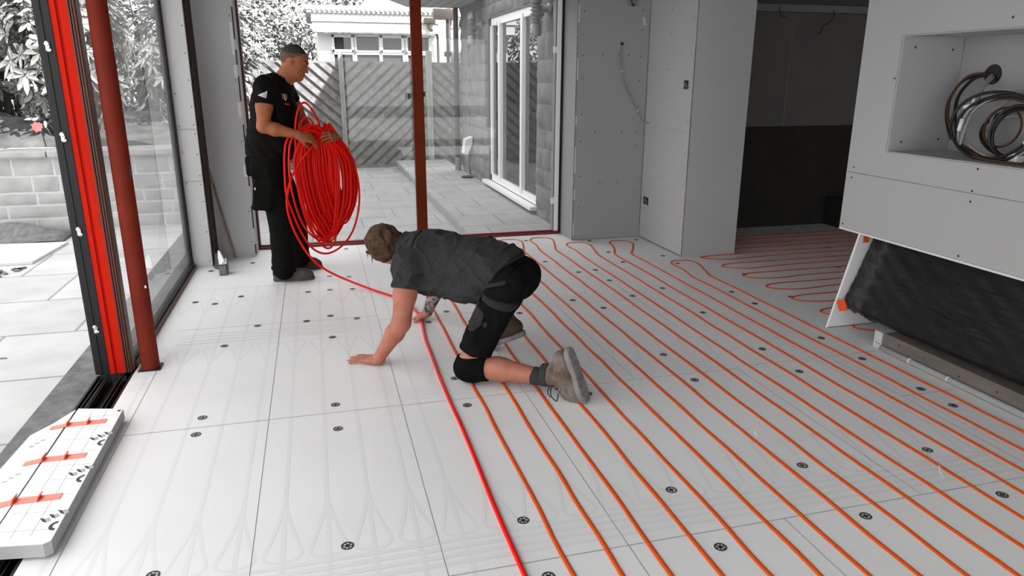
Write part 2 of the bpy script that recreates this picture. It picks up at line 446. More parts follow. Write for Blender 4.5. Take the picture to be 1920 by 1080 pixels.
for z, h in ((.02,.09),(.25,.2),(.62,.18),(1.0,.14),(1.33,.2),(1.62,.12),(1.82,.25)): b.box((-.586, 6.567, z), (-.5745, 6.5697, z+h), 1)
for z, h in ((.7,.1),(1.2,.12),(1.52,.1),(1.7,.25)): b.box((-.615+rnd.uniform(0,.01), 6.568, z), (-.588, 6.5698, z+h), 2)
struct(b.build('wall_back_left', [M['plaster'], M['screw'], M['filler']]), 'grey plasterboard wall with a crumbling edge behind the standing man', 'wall')
# head beam over the glazed opening
b = MB(); b.box((-.62, 6.78, 2.235), (2.40, 6.95, 2.44))
struct(b.build('trim_2', M['black_alu']), 'dark head rail above the glazed opening', 'beam')

# ---- fireplace wall with recessed niche
FX = 3.07
nY0, nY1, nZ0, nZ1 = 1.5, 3.37, 1.14, 1.745
b = MB()
b.box((FX, nY1, .655), (FX+.95, 3.672, 2.44)); b.box((FX, .4, .655), (FX+.95, nY1, nZ0)); b.box((FX, .4, nZ1), (FX+.95, nY1, 2.44)); b.box((FX, .4, nZ0), (FX+.95, nY0, nZ1))
b.box((FX, .4, .643), (FX+.95, 3.674, .6555), 3)
b.box((FX-.0012, .4, .990), (FX+.001, 3.672, .994), 2)
b.box((FX-.001, .4, .6548), (FX+.001, 3.672, .6568), 2)
for z in (nZ0-.006, nZ1+.006): b.box((FX-.001, nY0, z-.0012), (FX+.001, nY1+.012, z+.0012), 2)
b.box((FX-.001, nY1+.010, nZ0-.006), (FX+.001, nY1+.0125, nZ1+.006), 2)
dots(b, [(3.616,1.024),(3.622,.961),(3.646,.678),(2.779,1.111),(2.789,1.004),(2.788,.952),(2.80,.676),(2.742,1.795),(3.395,1.529)], 'x', FX-.0015, .0062)
dots(b, [(3.15, 1.69),(3.40,1.68),(3.15,1.19),(3.40,1.2)], 'y', nY1-.0005, .007)
# back panel of the niche
b.box((FX+.40, nY0, nZ0), (FX+.42, nY1, nZ1), 4)
b.box((FX+.399, nY1-.004, nZ0), (FX+.401, nY1, nZ1), 2)
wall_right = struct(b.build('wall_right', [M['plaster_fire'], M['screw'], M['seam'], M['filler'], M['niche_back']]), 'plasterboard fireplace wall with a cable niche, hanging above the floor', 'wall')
# sloping cheek panel under it
b = MB()
b.prism([(FX, 3.66, 0), (FX+.9, 3.66, 0), (FX+.9, 3.66, .645), (FX+.165, 3.66, .645)], (0, .016, 0), 0)
b.box((FX+.0, 3.655, 0), (FX+.9, 3.6605, .004), 1)
cheek = tag(b.build('cheek_panel', [M['cheek'], M['seam']]), 'sloping white cheek panel propped under the fireplace wall', 'panel')
# wall inside the recess
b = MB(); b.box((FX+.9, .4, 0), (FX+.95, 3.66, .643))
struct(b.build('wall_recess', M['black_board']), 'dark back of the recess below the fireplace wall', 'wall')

# ---- sliding door, left (leaf stack seen end on + long glass)
DY = 3.99
d = thing('door_1', (-1.12, DY, 0), 'tall glass sliding door with black and red end profiles', 'door', kind='structure')
b = MB()
b.bbox((-1.215, DY, 0), (-1.150, DY+.10, 2.44), .004)
b.bbox((-1.192, DY-.006, 0), (-1.186, DY+.02, 2.44), .002)
b.bbox((-1.222, DY+.006, 0), (-1.205, DY+.10, 2.44), .003)
blk = b.build('black_frame', M['black_alu'], d)
for z in (1.662, 1.245, .779, .258):
    k = MB(); k.lathe([(.008,-.014),(.012,-.010),(.012,0)], (-1.181, DY, z+.012), 10, 'y'); k.lathe([(.007,-.012),(.011,-.009),(.011,0)], (-1.177, DY, z-.014), 10, 'y')
    k.bbox((-1.190, DY-.008, z-.02), (-1.172, DY, z+.018), .003)
    k.build('latch_keep', M['chrome'], blk, True, 40)
b = MB()
b.box((-1.150, DY+.004, 0), (-1.126, DY+.09, 2.44)); b.box((-1.126, DY+.013, 0), (-1.111, DY+.09, 2.44), 1); b.box((-1.111, DY+.002, 0), (-1.075, DY+.09, 2.44))
for k in range(6): b.box((-1.088, DY+.0005, .86-.012*k), (-1.083+.002*(k % 2), DY+.0025, .868-.012*k), 2)
for k in range(4): b.bar((-1.090, DY+.001, 1.00-.02*k), (-1.084, DY+.001, .992-.02*k), .002, .002, mi=2)
b.build('red_profile', [M['red_profile'], M['red_groove'], M['brown_frame']], d)
b = MB()
for k, (x0, x1, dy) in enumerate(((-1.075,-1.068,.0),(-1.068,-1.063,.012),(-1.063,-1.056,.002),(-1.056,-1.052,.014),(-1.052,-1.045,.004),(-1.045,-1.040,.018))):
    b.box((x0, DY+dy, 0), (x1, DY+.08, 2.44), 1 if k in (1, 3) else 0)
b.build('grooved_stile', [M['brown_frame'], M['black_alu']], d)
b = MB(); b.bbox((-1.095, DY+.08, 0), (-1.045, 6.26, .055), .006); b.bbox((-1.045, DY+.08, 0), (-1.030, 6.26, .028), .004, 1)
b.build('bottom_rail', [M['black_alu'], M['brown_frame']], d)
b = MB(); b.bbox((-1.095, 6.215, .05), (-1.056, 6.262, 2.44), .004); b.bbox((-1.056, 6.24, .0), (-1.050, 6.262, 2.44), .002, 1)
b.build('far_stile', [M['black_alu'], M['brown_frame']], d)
b = MB(); b.box((-1.072, DY+.08, .05), (-1.066, 6.22, 2.40)); b.build('glass_pane', M['glass_left'], d)
b = MB(); b.box((-1.095, DY+.08, 2.40), (-1.045, 6.26, 2.44)); b.build('top_rail', M['black_alu'], d)

# floor track of the sliding door
b = MB(); b.box((-1.215, -1.6, -.09), (-1.032, DY, -.045))
for x0, x1, z in ((-1.215,-1.203,-.004),(-1.190,-1.184,-.008),(-1.166,-1.158,-.002),(-1.152,-1.147,.0),(-1.098,-1.092,-.012),(-1.080,-1.074,-.014),(-1.044,-1.032,-.003)):
    b.bbox((x0, -1.6, -.06), (x1, DY, z), .002)
b.box((-1.203, -1.6, -.03), (-1.152, DY, -.02)); 
struct(b.build('trim_3', M['black_alu']), 'black ribbed floor track of the sliding door', 'door track')
b = MB(); b.box((-1.40, -3, -.2), (-1.216, 8.3, -.022))
struct(b.build('trim_4', M['concrete']), 'rough concrete strip outside the door track', 'concrete strip')

# ---- glazed opening at the back
GY = 6.84
d = thing('door_2', (.9, GY, 0), 'wide glazed door opening onto the patio', 'door', kind='structure')
b = MB(); b.bbox((-.575, GY-.03, 0), (2.345, GY+.07, .022), .004); b.bbox((-.575, GY+.0, .022), (2.345, GY+.03, .034), .003)
b.build('threshold', M['threshold'], d)
b = MB(); b.bbox((2.322, GY-.012, .02), (2.345, GY+.06, 2.235), .003); b.build('right_frame', M['black_alu'], d)
b = MB(); b.bbox((2.262, GY+.0, .03), (2.322, GY+.06, 2.235), .003); b.build('right_stile', M['grey_plastic'], d)
b = MB(); b.bbox((2.276, GY-.022, .03), (2.316, GY-.002, 2.235), .003); 
s_ = b.build('white_strip', M['upvc'], d)
for z in (1.78, .34):
    k = MB(); k.bbox((2.235, GY-.034, z-.03), (2.312, GY-.016, z+.03), .004); k.build('packer', M['upvc'], s_)
b = MB(); b.bbox((-.575, GY-.012, .02), (-.556, GY+.06, 2.235), .003); b.build('left_frame', M['brown_frame'], d)
b = MB(); b.box((.30, GY+.02, .03), (2.265, GY+.026, 2.235)); b.build('glass_pane', M['glass'], d)

# steel posts
p = thing('steel_post', (-.957, 3.985, 0), 'round red-oxide steel post beside the sliding door', 'post')
b = MB(); b.lathe([(.046, .004), (.046, 2.44)], (-.957, 4.03, 0), 40)
b.build('shaft', M['red_oxide'], p, True, 40)
b = MB(); b.bbox((-1.012, 3.975, 0.001), (-.902, 4.085, .006), .001); b.build('base_plate', M['black_alu'], p)
b = MB()
for k, (a, z, s) in enumerate(((-.55,1.09,.010),(-.55,1.075,.011),(-.53,1.055,.010),(-.56,1.04,.008))):
    b.lathe([(s,.0),(s*.6,.0015)], (-.957+.0462*math.cos(a), 4.03+.0462*math.sin(a)-.001, z), 8, 'y')
b.build('rust_spot', M['black_board'], p)
b = MB(); b.lathe([(.008,0),(.005,.001)], (-.957+.0465*math.cos(-.7), 4.03+.0465*math.sin(-.7)-.001, .467), 8, 'y'); b.build('paint_chip', M['paper'], p)
p = thing('centre_post', (.92, 6.86, 0), 'square rust-brown steel post in the middle of the glazed opening', 'post')
b = MB(); b.bbox((.884, 6.76, .0), (.982, 6.83, 2.44), .008); b.build('shaft', M['rust_pole'], p)
b = MB(); b.bbox((.852, 6.752, 1.345), (.884, 6.765, 1.378), .003); k_ = b.build('handle_bracket', M['raw_wood'], p)
b = MB(); b.bbox((.838, 6.748, 1.335), (.853, 6.768, 1.388), .003); b.build('clip', M['cable_black'], k_)
b = MB(); b.bbox((.982, 6.77, 1.355), (.996, 6.79, 1.40), .003); b.build('clip', M['cable_black'], k_)
# ================================================================== OUTSIDE
b = MB(); b.box((-14, -8, -.3), (-1.4, 8.42, -.03))
struct(b.build('ground_left', M['paving']), 'bright stone paving outside the sliding door', 'paving')
b = MB(); b.box((-1.4, -16, -.3), (14, -3.16, -.05))  # added ground, out of view: bounces sunlight into the room from behind
struct(b.build('bounce_ground', M['paving']), 'unseen pale paving added behind the camera to bounce daylight indoors', 'paving')
b = MB(); b.box((-1.4, 6.92, -.4), (12, 14.3, -.12)); b.box((-14, 8.42, -.4), (-1.4, 14.3, -.12))
struct(b.build('ground_patio', M['paving_back']), 'grey stone patio behind the glazed opening', 'paving')
b = MB(); b.box((1.47, 6.92, -.12), (2.4, 13.9, 0.0)); b.box((1.45, 6.92, -.05), (1.47, 13.9, 0.001))
struct(b.build('ground_step', M['paving_back']), 'raised stone path along the house wall', 'paving step')
b = MB(); b.box((-40, 14.3, -.5), (40, 60, -.2)); b.box((-60, -40, -.6), (60, 70, -.5))
struct(b.build('ground_beyond', M['soil']), 'dark ground beyond the fence', 'ground')
b = MB(); b.bbox((-.575, 6.92, -.12), (1.45, 7.25, -.05), .006); 
struct(b.build('trim_5', M['ply']), 'pale timber sill outside the threshold', 'sill')

def stone_face(mb, fn, U, V, rows, wmin, wmax, mi=0, mim=1, bulge=.03, seed=1, gap=.012, holes=()):
    """coursed rubble: every stone a domed, jittered patch; fn(u,v,d)->xyz"""
    r = random.Random(seed)
    v = V[0]
    vs = [fn(U[0], V[0], 0), fn(U[1], V[0], 0), fn(U[1], V[1], 0), fn(U[0], V[1], 0)]
    if not holes: mb.add(vs, [(0,1,2,3)], mim)
    while v < V[1]-.02:
        h = min(r.uniform(*rows), V[1]-v)
        if V[1]-(v+h) < rows[0]*.6: h = V[1]-v
        u = U[0]
        while u < U[1]-.01:
            wd = min(r.uniform(wmin, wmax)*(1.2 if h < (rows[0]+rows[1])/2 else .85), U[1]-u)
            if U[1]-(u+wd) < wmin*.5: wd = U[1]-u
            u0, u1, v0, v1 = u+gap/2, u+wd-gap/2, v+gap/2, v+h-gap/2
            u += wd
            skip = False; segs = [(v0, v1, u0, u1)]
            for hu0, hv0, hu1, hv1 in holes:
                ns = []
                for (a0, a1, b0, b1) in segs:
                    if b1 <= hu0 or b0 >= hu1 or a1 <= hv0 or a0 >= hv1: ns.append((a0, a1, b0, b1)); continue
                    if b0 < hu0-.03: ns.append((a0, a1, b0, hu0))
                    if b1 > hu1+.03: ns.append((a0, a1, hu1, b1))
                    lo, hi = max(b0, hu0), min(b1, hu1)
                    if a0 < hv0-.02: ns.append((a0, hv0, lo, hi))
                    if a1 > hv1+.02: ns.append((hv1, a1, lo, hi))
                segs = ns
            for (a0, a1, b0, b1) in segs:
                N = 5; ph = r.uniform(.4, 1)*bulge; g = []
                jit = [(r.uniform(-1,1), r.uniform(-1,1)) for _ in range(4)]
                for j in range(N):
                    for i in range(N):
                        s, t = i/(N-1), j/(N-1)
                        e = (min(s, 1-s, .25)/.25)*(min(t, 1-t, .25)/.25)
                        dd = (0 if (i in (0, N-1) or j in (0, N-1)) else ph*(.6+.4*e)+r.uniform(-.3,.3)*bulge)
                        ju = 0 if 0 < i < N-1 else r.uniform(-.004,.004); jv = 0 if 0 < j < N-1 else r.uniform(-.004,.004)
                        g.append(fn(b0+(b1-b0)*s+ju, a0+(a1-a0)*t+jv, dd+.002))
                mb.add(g, [(j*N+i, j*N+i+1, (j+1)*N+i+1, (j+1)*N+i) for j in range(N-1) for i in range(N-1)], mi)
        v += h

# house wall on the right with its white window
HX = 2.42
wy0, wy1, wz0, wz1 = 7.93, 10.28, .09, 2.30
b = MB()
for (a, c_) in (((7.0, -.12), (wy0, 4.85)), ((wy1, -.12), (12.25, 4.85)), ((wy0, wz1), (wy1, 4.85)), ((wy0, -.12), (wy1, wz0))):
    b.box((HX, a[0], a[1]), (HX+.3, c_[0], c_[1]), 1)
stone_face(b, lambda u, v, d_: (HX-d_, u, v), (7.0, 12.25), (-.1, 4.8), (.16, .30), .22, .55, 0, 1, .035, 3, .012, [(wy0-.02, wz0-.06, wy1+.02, wz1+.02)])
stone_face(b, lambda u, v, d_: (HX+u, 12.25+d_, v), (0, .3), (-.1, 4.8), (.16, .30), .22, .55, 0, 1, .02, 5)
b.recalc = False
struct(b.build('wall_house', [M['stone'], M['mortar_dark']], None, True, 50), 'rough stone house wall to the right of the patio', 'wall')
d = thing('window_1', (HX, 9.1, wz0), 'tall white framed window in the stone house wall', 'window', kind='structure')
b = MB()
t = .075
b.bbox((HX+.02, wy0, wz0), (HX+.09, wy1, wz0+.09), .006); b.bbox((HX+.02, wy0, wz1-.10), (HX+.09, wy1, wz1), .006)
for y in (wy0, wy1-t): b.bbox((HX+.02, y, wz0), (HX+.09, y+t, wz1), .006)
for y in (8.62, 9.72): b.bbox((HX+.0, y-.04, wz0+.05), (HX+.09, y+.04, wz1-.05), .008)
b.build('frame', M['upvc'], d)
b = MB(); b.bbox((HX-.09, wy0-.05, wz0-.045), (HX+.06, wy1+.10, wz0), .008); b.build('sill', M['upvc'], d)
for y0, y1 in ((wy0+t, 8.58), (8.66, 9.68), (9.76, wy1-t)):
    b = MB(); b.box((HX+.05, y0, wz0+.09), (HX+.058, y1, wz1-.10)); b.build('pane', M['glass_dark'], d)
b = MB(); b.bbox((HX-.012, 9.78, wz1-.115), (HX+.02, 9.84, wz1-.06), .003); b.build('vent', M['upvc'], d)
b = MB(); b.box((HX+.30, wy0-.4, -.1), (HX+2.2, wy1+.4, 2.6)); b.f = b.f; 
bx = MB(); bx.box((HX+1.6, wy0-.6, -.1), (HX+1.65, wy1+.6, 2.7)); bx.box((HX+.3, wy0-.65, -.1), (HX+1.65, wy0-.6, 2.7)); bx.box((HX+.3, wy1+.6, -.1), (HX+1.65, wy1+.65, 2.7)); bx.box((HX+.3, wy0-.65, -.15), (HX+1.65, wy1+.65, -.1)); bx.box((HX+.3, wy0-.65, 2.7), (HX+1.65, wy1+.65, 2.75))
struct(bx.build('wall_house_room', M['dark_glass_room']), 'dim room behind the white framed window', 'wall')
# porch soffit
b = MB(); b.prism([(1.25, 12.3, 2.70), (1.55, 12.3, 2.60), (2.42, 12.3, 2.60), (2.42, 12.3, 2.76), (1.25, 12.3, 2.76)], (0, -1.9, 0))
for k in range(5): b.box((1.6+.16*k, 10.4, 2.594), (1.605+.16*k, 12.3, 2.601), 1)
struct(b.build('trim_6', [M['plaster'], M['seam']]), 'grey porch soffit projecting from the stone house wall', 'soffit')

# house mass above and behind, out of frame: it keeps the patio in shade
b = MB(); b.box((-1.3, -3.2, 2.63), (12, 6.9, 3.0)); b.box((-.6, -3.2, 3.0), (12, 4.0, 5.4)); b.box((3.2, 6.9, 2.63), (12, 12.2, 5.2))
b.prism([(-1.0, -3.6, 5.4), (-1.0, 4.4, 5.4), (-1.0, .4, 7.9)], (13, 0, 0))
struct(b.build('roof', M['stone']), 'unseen upper storey and roof of the house, shaped to shade the patio', 'roof')

# wall lamps
def wall_lamp(y, z, label, s=1.0):
    t = thing('wall_lamp', (HX, y, z), label, 'lamp', 'cylindrical lamps on the stone house wall')
    b = MB(); b.lathe([(.06*s,0),(.06*s,-.02),(.035*s,-.035),(.025*s,-.13*s)], (HX-.02, y, z+.02), 16, 'x'); b.lathe([(.045*s,-.14*s),(.05*s,-.10*s),(.03*s,-.05*s)], (HX-.04, y, z-.02), 14, 'x')
    b.build('bracket', M['grey_metal'], t, True, 40)
    b = MB(); x = HX-.17*s
    b.lathe([(.052*s,-.24*s),(.056*s,-.23*s),(.056*s,-.13*s),(.05*s,-.12*s)], (x, y, z), 20); b.build('lamp_base', M['grey_metal'], t, True, 35); b = MB()
    b.lathe([(.055*s,.09*s),(.058*s,.10*s),(.055*s,.15*s),(.035*s,.185*s),(.012*s,.195*s)], (x, y, z), 20)
    b.build('lamp_cap', M['grey_metal'], t, True, 35)
    b = MB(); b.lathe([(.043*s,-.13*s),(.043*s,.10*s)], (x, y, z), 20); b.build('diffuser', M['grey_plastic'], t, True, 40)
    for k in range(6):
        zz = -.105+.037*k
        b = MB(); b.lathe([(.044*s,zz*s),(.062*s,(zz-.006)*s),(.064*s,(zz+.001)*s),(.046*s,(zz+.012)*s)], (x, y, z), 20); b.build('louvre', M['grey_metal'], t, True, 35)
wall_lamp(7.45, 2.175, 'grey louvred wall lamp on the stone wall nearest the glazed opening')
wall_lamp(10.62, 2.22, 'grey louvred wall lamp at the far end of the stone wall')
# downpipe and little gas cowl at the wall corner
t = thing('downpipe', (2.32, 12.2, -.02), 'dark brown downpipe at the far corner of the stone house wall', 'downpipe')
b = MB(); b.tube([(2.32, 12.18, .2), (2.32, 12.18, 2.6)], .042, 14); b.build('pipe', M['brown_pipe'], t, True, 40)
b = MB(); b.tube([(2.32, 12.18, -.02), (2.32, 12.18, .22)], .052, 14); b.build('foot', M['grey_plastic'], t, True, 40)
for z in (.9, 1.8):
    b = MB(); b.tube([(2.32, 12.18, z-.02), (2.32, 12.18, z+.02)], .05, 14); b.build('clip', M['cable_black'], t, True, 40)
b = MB(); b.tube([(2.40, 11.6, .0), (2.40, 11.6, 1.0), (2.40, 11.6, 2.1)], .013, 8)
tag(b.build('wall_conduit', M['grey_plastic'], None, True), 'thin grey conduit running up the stone wall beside the downpipe', 'conduit')
b = MB(); b.prism([(2.40, 11.35, .62), (2.29, 11.35, .58), (2.26, 11.35, .36), (2.32, 11.35, .34), (2.40, 11.35, .52)], (0, .2, 0))
tag(b.build('vent_cowl', M['paper']), 'small white vent cowl low on the stone wall', 'vent')
b = MB(); b.lathe([(.10, -.0),(.10,.02),(.07,.03),(.02,.035)], (2.28, 11.2, 0.0), 14); 
tag(b.build('drain_cover', M['cable_black'], None, True, 40), 'small round drain cover at the foot of the stone wall', 'drain')

# ---- fence
FY = 13.98
def fence_panel(x0, x1, z0, z1, dirn, label):
    t = thing('board_fence', ((x0+x1)/2, FY, z0), label, 'fence', 'diagonal board fence panels')
    b = MB(); L = z1-z0
    bw, pitch, SL = .145, .225, 1.12
    s = dirn
    n = int((x1-x0+3*L)/pitch)+3
    def clip(poly, f_):
        out = []
        for i in range(len(poly)):
            p, q = poly[i], poly[(i+1) % len(poly)]
            a, c = f_(p), f_(q)
            if a >= 0: out.append(p)
            if a*c < 0:
                tt = a/(a-c); out.append((p[0]+(q[0]-p[0])*tt, p[1]+(q[1]-p[1])*tt))
        return out
    for layer in (0, 1):
      for k in range(n):
        xc = x0-1.3*L+pitch*(k+.5*layer)
        if xc > x1+1.3*L: break
        # board along direction (s,1)
        dx = bw*.5
        poly = [(xc-dx, z0), (xc+dx, z0), (xc+dx+s*L*SL, z1), (xc-dx+s*L*SL, z1)]
        if s < 0: poly = [(p[0]+1.2*L, p[1]) for p in poly]
        for f_ in (lambda p: p[0]-x0-.01, lambda p: x1-.01-p[0]):
            poly = clip(poly, f_) if len(poly) > 2 else poly
        if len(poly) < 3: continue
        y = FY-.018-(.045 if layer else 0)+rnd.uniform(-.003,.003)
        b.prism([(p[0], y, p[1]) for p in poly], (0, -.016, 0))
    b.build('boards', M['fence'], t)
    for z in (z0+.10, (z0+z1)/2, z1-.14):
        b = MB(); b.box((x0, FY-.016, z-.04), (x1, FY+.04, z+.04)); b.build('rail', M['fence_post'], t)
fence_panel(-1.29, .525, -.06, 1.80, -1, 'fence panel with boards falling to the right, behind the red pipe coil')
fence_panel(.535, 2.115, -.06, 1.80, 1, 'fence panel with boards rising to the right, left of the rust-brown centre post')
fence_panel(2.125, 3.3, -.06, 1.79, -1, 'fence panel with boards falling to the right, beside the stone house wall')
fence_panel(-2.9, -1.35, -.06, 1.80, 1, 'fence panel at the far left behind the standing man')
for x, h, wd, lab in ((.53, 1.93, .085, 'slim wooden fence post just right of the red pipe coil'), (2.12, 1.97, .11, 'stout wooden fence post seen right of the rust-brown centre post'), (-1.36, 1.88, .07, 'wooden fence post hidden behind the standing man')):
    b = MB(); b.bbox((x-wd/2, FY-.16, -.12), (x+wd/2, FY-.085, h), .006); b.prism([(x-wd/2, FY-.16, h), (x+wd/2, FY-.16, h), (x, FY-.16, h+.03)], (0, .075, 0))
    tag(b.build('fence_post', M['fence_post']), lab, 'post', 'fence posts')
b = MB(); b.bbox((-2.9, FY-.083, -.12), (3.3, FY-.01, -.062), .006)
tag(b.build('gravel_board', M['fence']), 'long weathered gravel board along the bottom of the fence', 'board')

# ---- neighbour's house behind the fence
NY = 18.0
t = thing('neighbour_house', (1.4, NY, -.2), 'white neighbouring house with deep fascia and window band behind the fence', 'house')
b = MB(); b.box((.20, NY+.1, -.2), (3.05, NY+4, 2.5)); b.build('wall', M['white_wall'], t)
b = MB(); b.bbox((.09, NY-.32, 2.72), (2.99, NY+.05, 2.90), .01); b.bbox((.11, NY-.28, 2.50), (2.99, NY+.05, 2.712), .01); b.build('fascia', M['white_wall'], t)
b = MB(); b.box((-.02, NY-.38, 2.97), (3.0, NY+4.2, 3.06))
for k in range(27): b.lathe([(.030, -.42), (.030, -.2)], (.15+.108*k, NY, 2.965), 8, 'y', 1); 
b.box((.0, NY-.36, 2.90), (3.0, NY+.0, 2.935)); b.box((.0,NY-.36,2.93),(3.0,NY+3.9,2.975))
rf = b.build('roof', [M['roof_tile'], M['white_wall']], t)
b = MB(); b.prism([(1.05, NY+4, 3.06), (3.2, NY+4, 3.06), (3.0, NY+4, 4.2), (1.75, NY+4, 3.7)], (0, .3, 0)); b.build('gable', M['white_wall'], t)
wins = [(.55,.98,'a'),(1.07,1.60,'b'),(1.66,2.15,'a'),(2.26,2.78,'b')]
for x0, x1, k in wins:
    fr = MB()
    for (xa, xb, za, zb) in ((x0-.03, x1+.03, 2.08, 2.46), (x0-.03, x1+.03, 1.45, 2.06)):
        w_ = .055 if (k == 'a' and za > 2) else .035
        fr.bbox((xa, NY+.02, za), (xb, NY+.12, za+w_), .004); fr.bbox((xa, NY+.02, zb-w_), (xb, NY+.12, zb), .004)
        fr.bbox((xa, NY+.02, za), (xa+w_, NY+.12, zb), .004); fr.bbox((xb-w_, NY+.02, za), (xb, NY+.12, zb), .004)
    fo = fr.build('window', M['upvc'], t)
    for (za, zb) in ((2.09, 2.45), (1.46, 2.05)):
        g = MB(); g.box((x0, NY+.085, za), (x1, NY+.095, zb)); g.build('pane', M['dark_glass_room'], fo)
b = MB(); b.bbox((2.62, NY-.42, 2.72), (2.88, NY-.30, 2.84), .01); b.tube([(2.72, NY-.36, 2.72), (2.73, NY-.36, 2.62), (2.95, NY-.1, 2.50), (2.98, NY-.06, 2.40), (2.98, NY-.06, 1.2)], .035, 8)
b.build('gutter_pipe', M['brown_pipe'], t, True, 40)
# stone pier of the next building
b = MB(); b.box((2.78, 15.2, -.2), (3.12, 15.6, 3.4), 1)
stone_face(b, lambda u, v, d_: (2.78+u, 15.2-d_, v), (0, .34), (-.2, 3.4), (.16,.28), .14, .3, 0, 1, .02, 11)
b.recalc = False
tag(b.build('stone_pier', [M['stone_pale'], M['mortar']], None, True, 50), 'pale stone pier standing behind the fence beside the neighbouring house', 'pier')
b = MB(); b.tube([(2.70, 15.05, -.2), (2.70, 15.05, 2.62)], .035, 8); b.bbox((2.62, 14.99, 1.92), (2.76, 15.07, 2.02), .01); b.bbox((2.42, 14.95, 2.62), (2.86, 15.13, 2.82), .01)
tag(b.build('rain_hopper', M['brown_pipe'], None, True, 30), 'brown rainwater hopper and pipe in front of the pale stone pier', 'downpipe')

# ---- garden wall on the left
b = MB(); WYF = 8.40
b.box((-9, WYF, -.1), (-1.32, WYF+.4, .74), 1)
stone_face(b, lambda u, v, d_: (u, WYF-.004-d_, v), (-9, -1.32), (-.03, .73), (.12, .20), .24, .52, 0, 1, .014, 21, .022)
b.recalc = False
struct(b.build('wall_garden', [M['stone_pale'], M['mortar']], None, True, 50), 'coursed stone garden wall outside the sliding door', 'wall')
b = MB(); x = -9
while x < -1.3:
    wd = rnd.uniform(.5, .95); b.bbox((x, WYF-.07, .735), (min(x+wd-.012, -1.25), WYF+.42, .80+rnd.uniform(-.01,.012)), .014); x += wd
struct(b.build('trim_7', M['stone_pale']), 'flat coping stones on top of the garden wall', 'coping')
b = MB()
N = 26; g = []
for j in range(12):
    for i in range(N):
        xx = -9+ (9-1.0)*i/(N-1); yy = WYF+.2+3.8*j/11
        g.append((xx, yy, .70+.16*math.sin(xx*2.3+j)*.5+.30*min(1, j/3)+rnd.uniform(-.03,.03)))
b.add(g, [(j*N+i, j*N+i+1, (j+1)*N+i+1, (j+1)*N+i) for j in range(11) for i in range(N-1)])
struct(b.build('ground_bed', M['soil'], None, True), 'dark soil of the raised planting bed', 'soil')

def shrub(name, c, R, nleaf, lsize, m, label, seed, nb=9, droop=.3, whorl=True, cat='shrub', flowers=0, grp=None):
    """c base, R=(rx,ry,h): stems + whorls of leaves; each shrub a thing with stems and foliage"""
    r = random.Random(seed)
    t = thing(name, c, label, cat, grp)
    st = MB(); tips = []
    for k in range(nb):
        a = r.uniform(0, 6.28); q = r.uniform(.3, 1)
        p0 = Vector(c)+Vector((r.uniform(-.1,.1), r.uniform(-.1,.1), 0))
        p2 = Vector(c)+Vector((math.cos(a)*R[0]*q, math.sin(a)*R[1]*q, R[2]*r.uniform(.45, 1)))
        p1 = (p0+p2)/2+Vector((0,0,R[2]*.12))
        pts = [p0.lerp(p1, s/4).lerp(p1.lerp(p2, s/4), s/4) for s in range(5)]
        st.tube(pts, [.035, .028, .02, .014, .008], 5)
    st.build('stems', M['bark'], t, True)
    lf = MB(); cl = nleaf//(7 if whorl else 1)
    for k in range(cl):
        # clump positions near the surface of an irregular ellipsoid
        u = r.uniform(-1, 1); a = r.uniform(0, 6.28); q = r.uniform(.55, 1.0)
        s = math.sqrt(1-u*u)
        lump = 1+.18*math.sin(3*a+seed)+.14*math.sin(5*u+2*a)
        p = Vector(c)+Vector((R[0]*s*math.cos(a)*q*lump, R[1]*s*math.sin(a)*q*lump, R[2]*(.5+.5*u*q)))
        out = (p-(Vector(c)+Vector((0,0,R[2]*.45)))).normalized()
        m_ = 7 if whorl else 1
        ph = r.uniform(0, 6.28)
        ax = (out+Vector((r.uniform(-.4,.4), r.uniform(-.4,.4), .5))).normalized()
        e1 = ax.orthogonal().normalized(); e2 = ax.cross(e1)
        for i in range(m_):
            an = ph+6.283*i/m_+r.uniform(-.25,.25)
            dr = (e1*math.cos(an)+e2*math.sin(an))
            if not whorl: dr = (dr+Vector((r.uniform(-.5,.5),r.uniform(-.5,.5),r.uniform(-.5,.5)))).normalized()
            dr = (dr+ax*r.uniform(.0,.5)).normalized()
            L = lsize*r.uniform(.7, 1.25); W = L*(.36 if whorl else .5)
            sd = dr.cross(ax).normalized()*(W/2); nn = sd.cross(dr).normalized()
            dn = Vector((0,0,-1))*L*droop*r.uniform(.3,1)
            b0 = p+dr*.01
            pts = [b0, b0+dr*L*.35+sd+nn*L*.03, b0+dr*L*.75+sd*.8+dn*.5, b0+dr*L+dn, b0+dr*L*.75-sd*.8+dn*.5, b0+dr*L*.35-sd+nn*L*.03, b0+dr*L*.5-nn*L*.05+dn*.25]
            lf.add(pts, [(0,1,6),(1,2,6),(2,3,6),(3,4,6),(4,5,6),(5,0,6)])
    lf.recalc = False
    o = lf.build('foliage', m, t)
    for k in range(flowers):
        pass
    return t
shrub('rhododendron', (-4.3, 9.2, .85), (.90,.6,2.4), 3800, .145, M['leaf'], 'large-leaved rhododendron above the garden wall at the far left', 31)
shrub('rhododendron', (-2.65, 9.25, .85), (.62,.5,2.3), 3200, .145, M['leaf'], 'large-leaved rhododendron behind the black door profile', 32)
shrub('rhododendron', (-6.3, 10.6, .85), (1.2,.8,3.0), 2600, .16, M['leaf'], 'tall rhododendron at the outer left edge of the garden', 33)
shrub('rhododendron', (-1.45, 10.0, .8), (.60,.55,2.2), 2600, .125, M['leaf'], 'rhododendron seen through the sliding door glass beside the red steel post', 34)
shrub('rhododendron', (-1.55, 12.9, -.1), (.90,.6,3.3), 4600, .15, M['leaf'], 'tall large-leaved shrub leaning over the fence behind the standing man', 35)
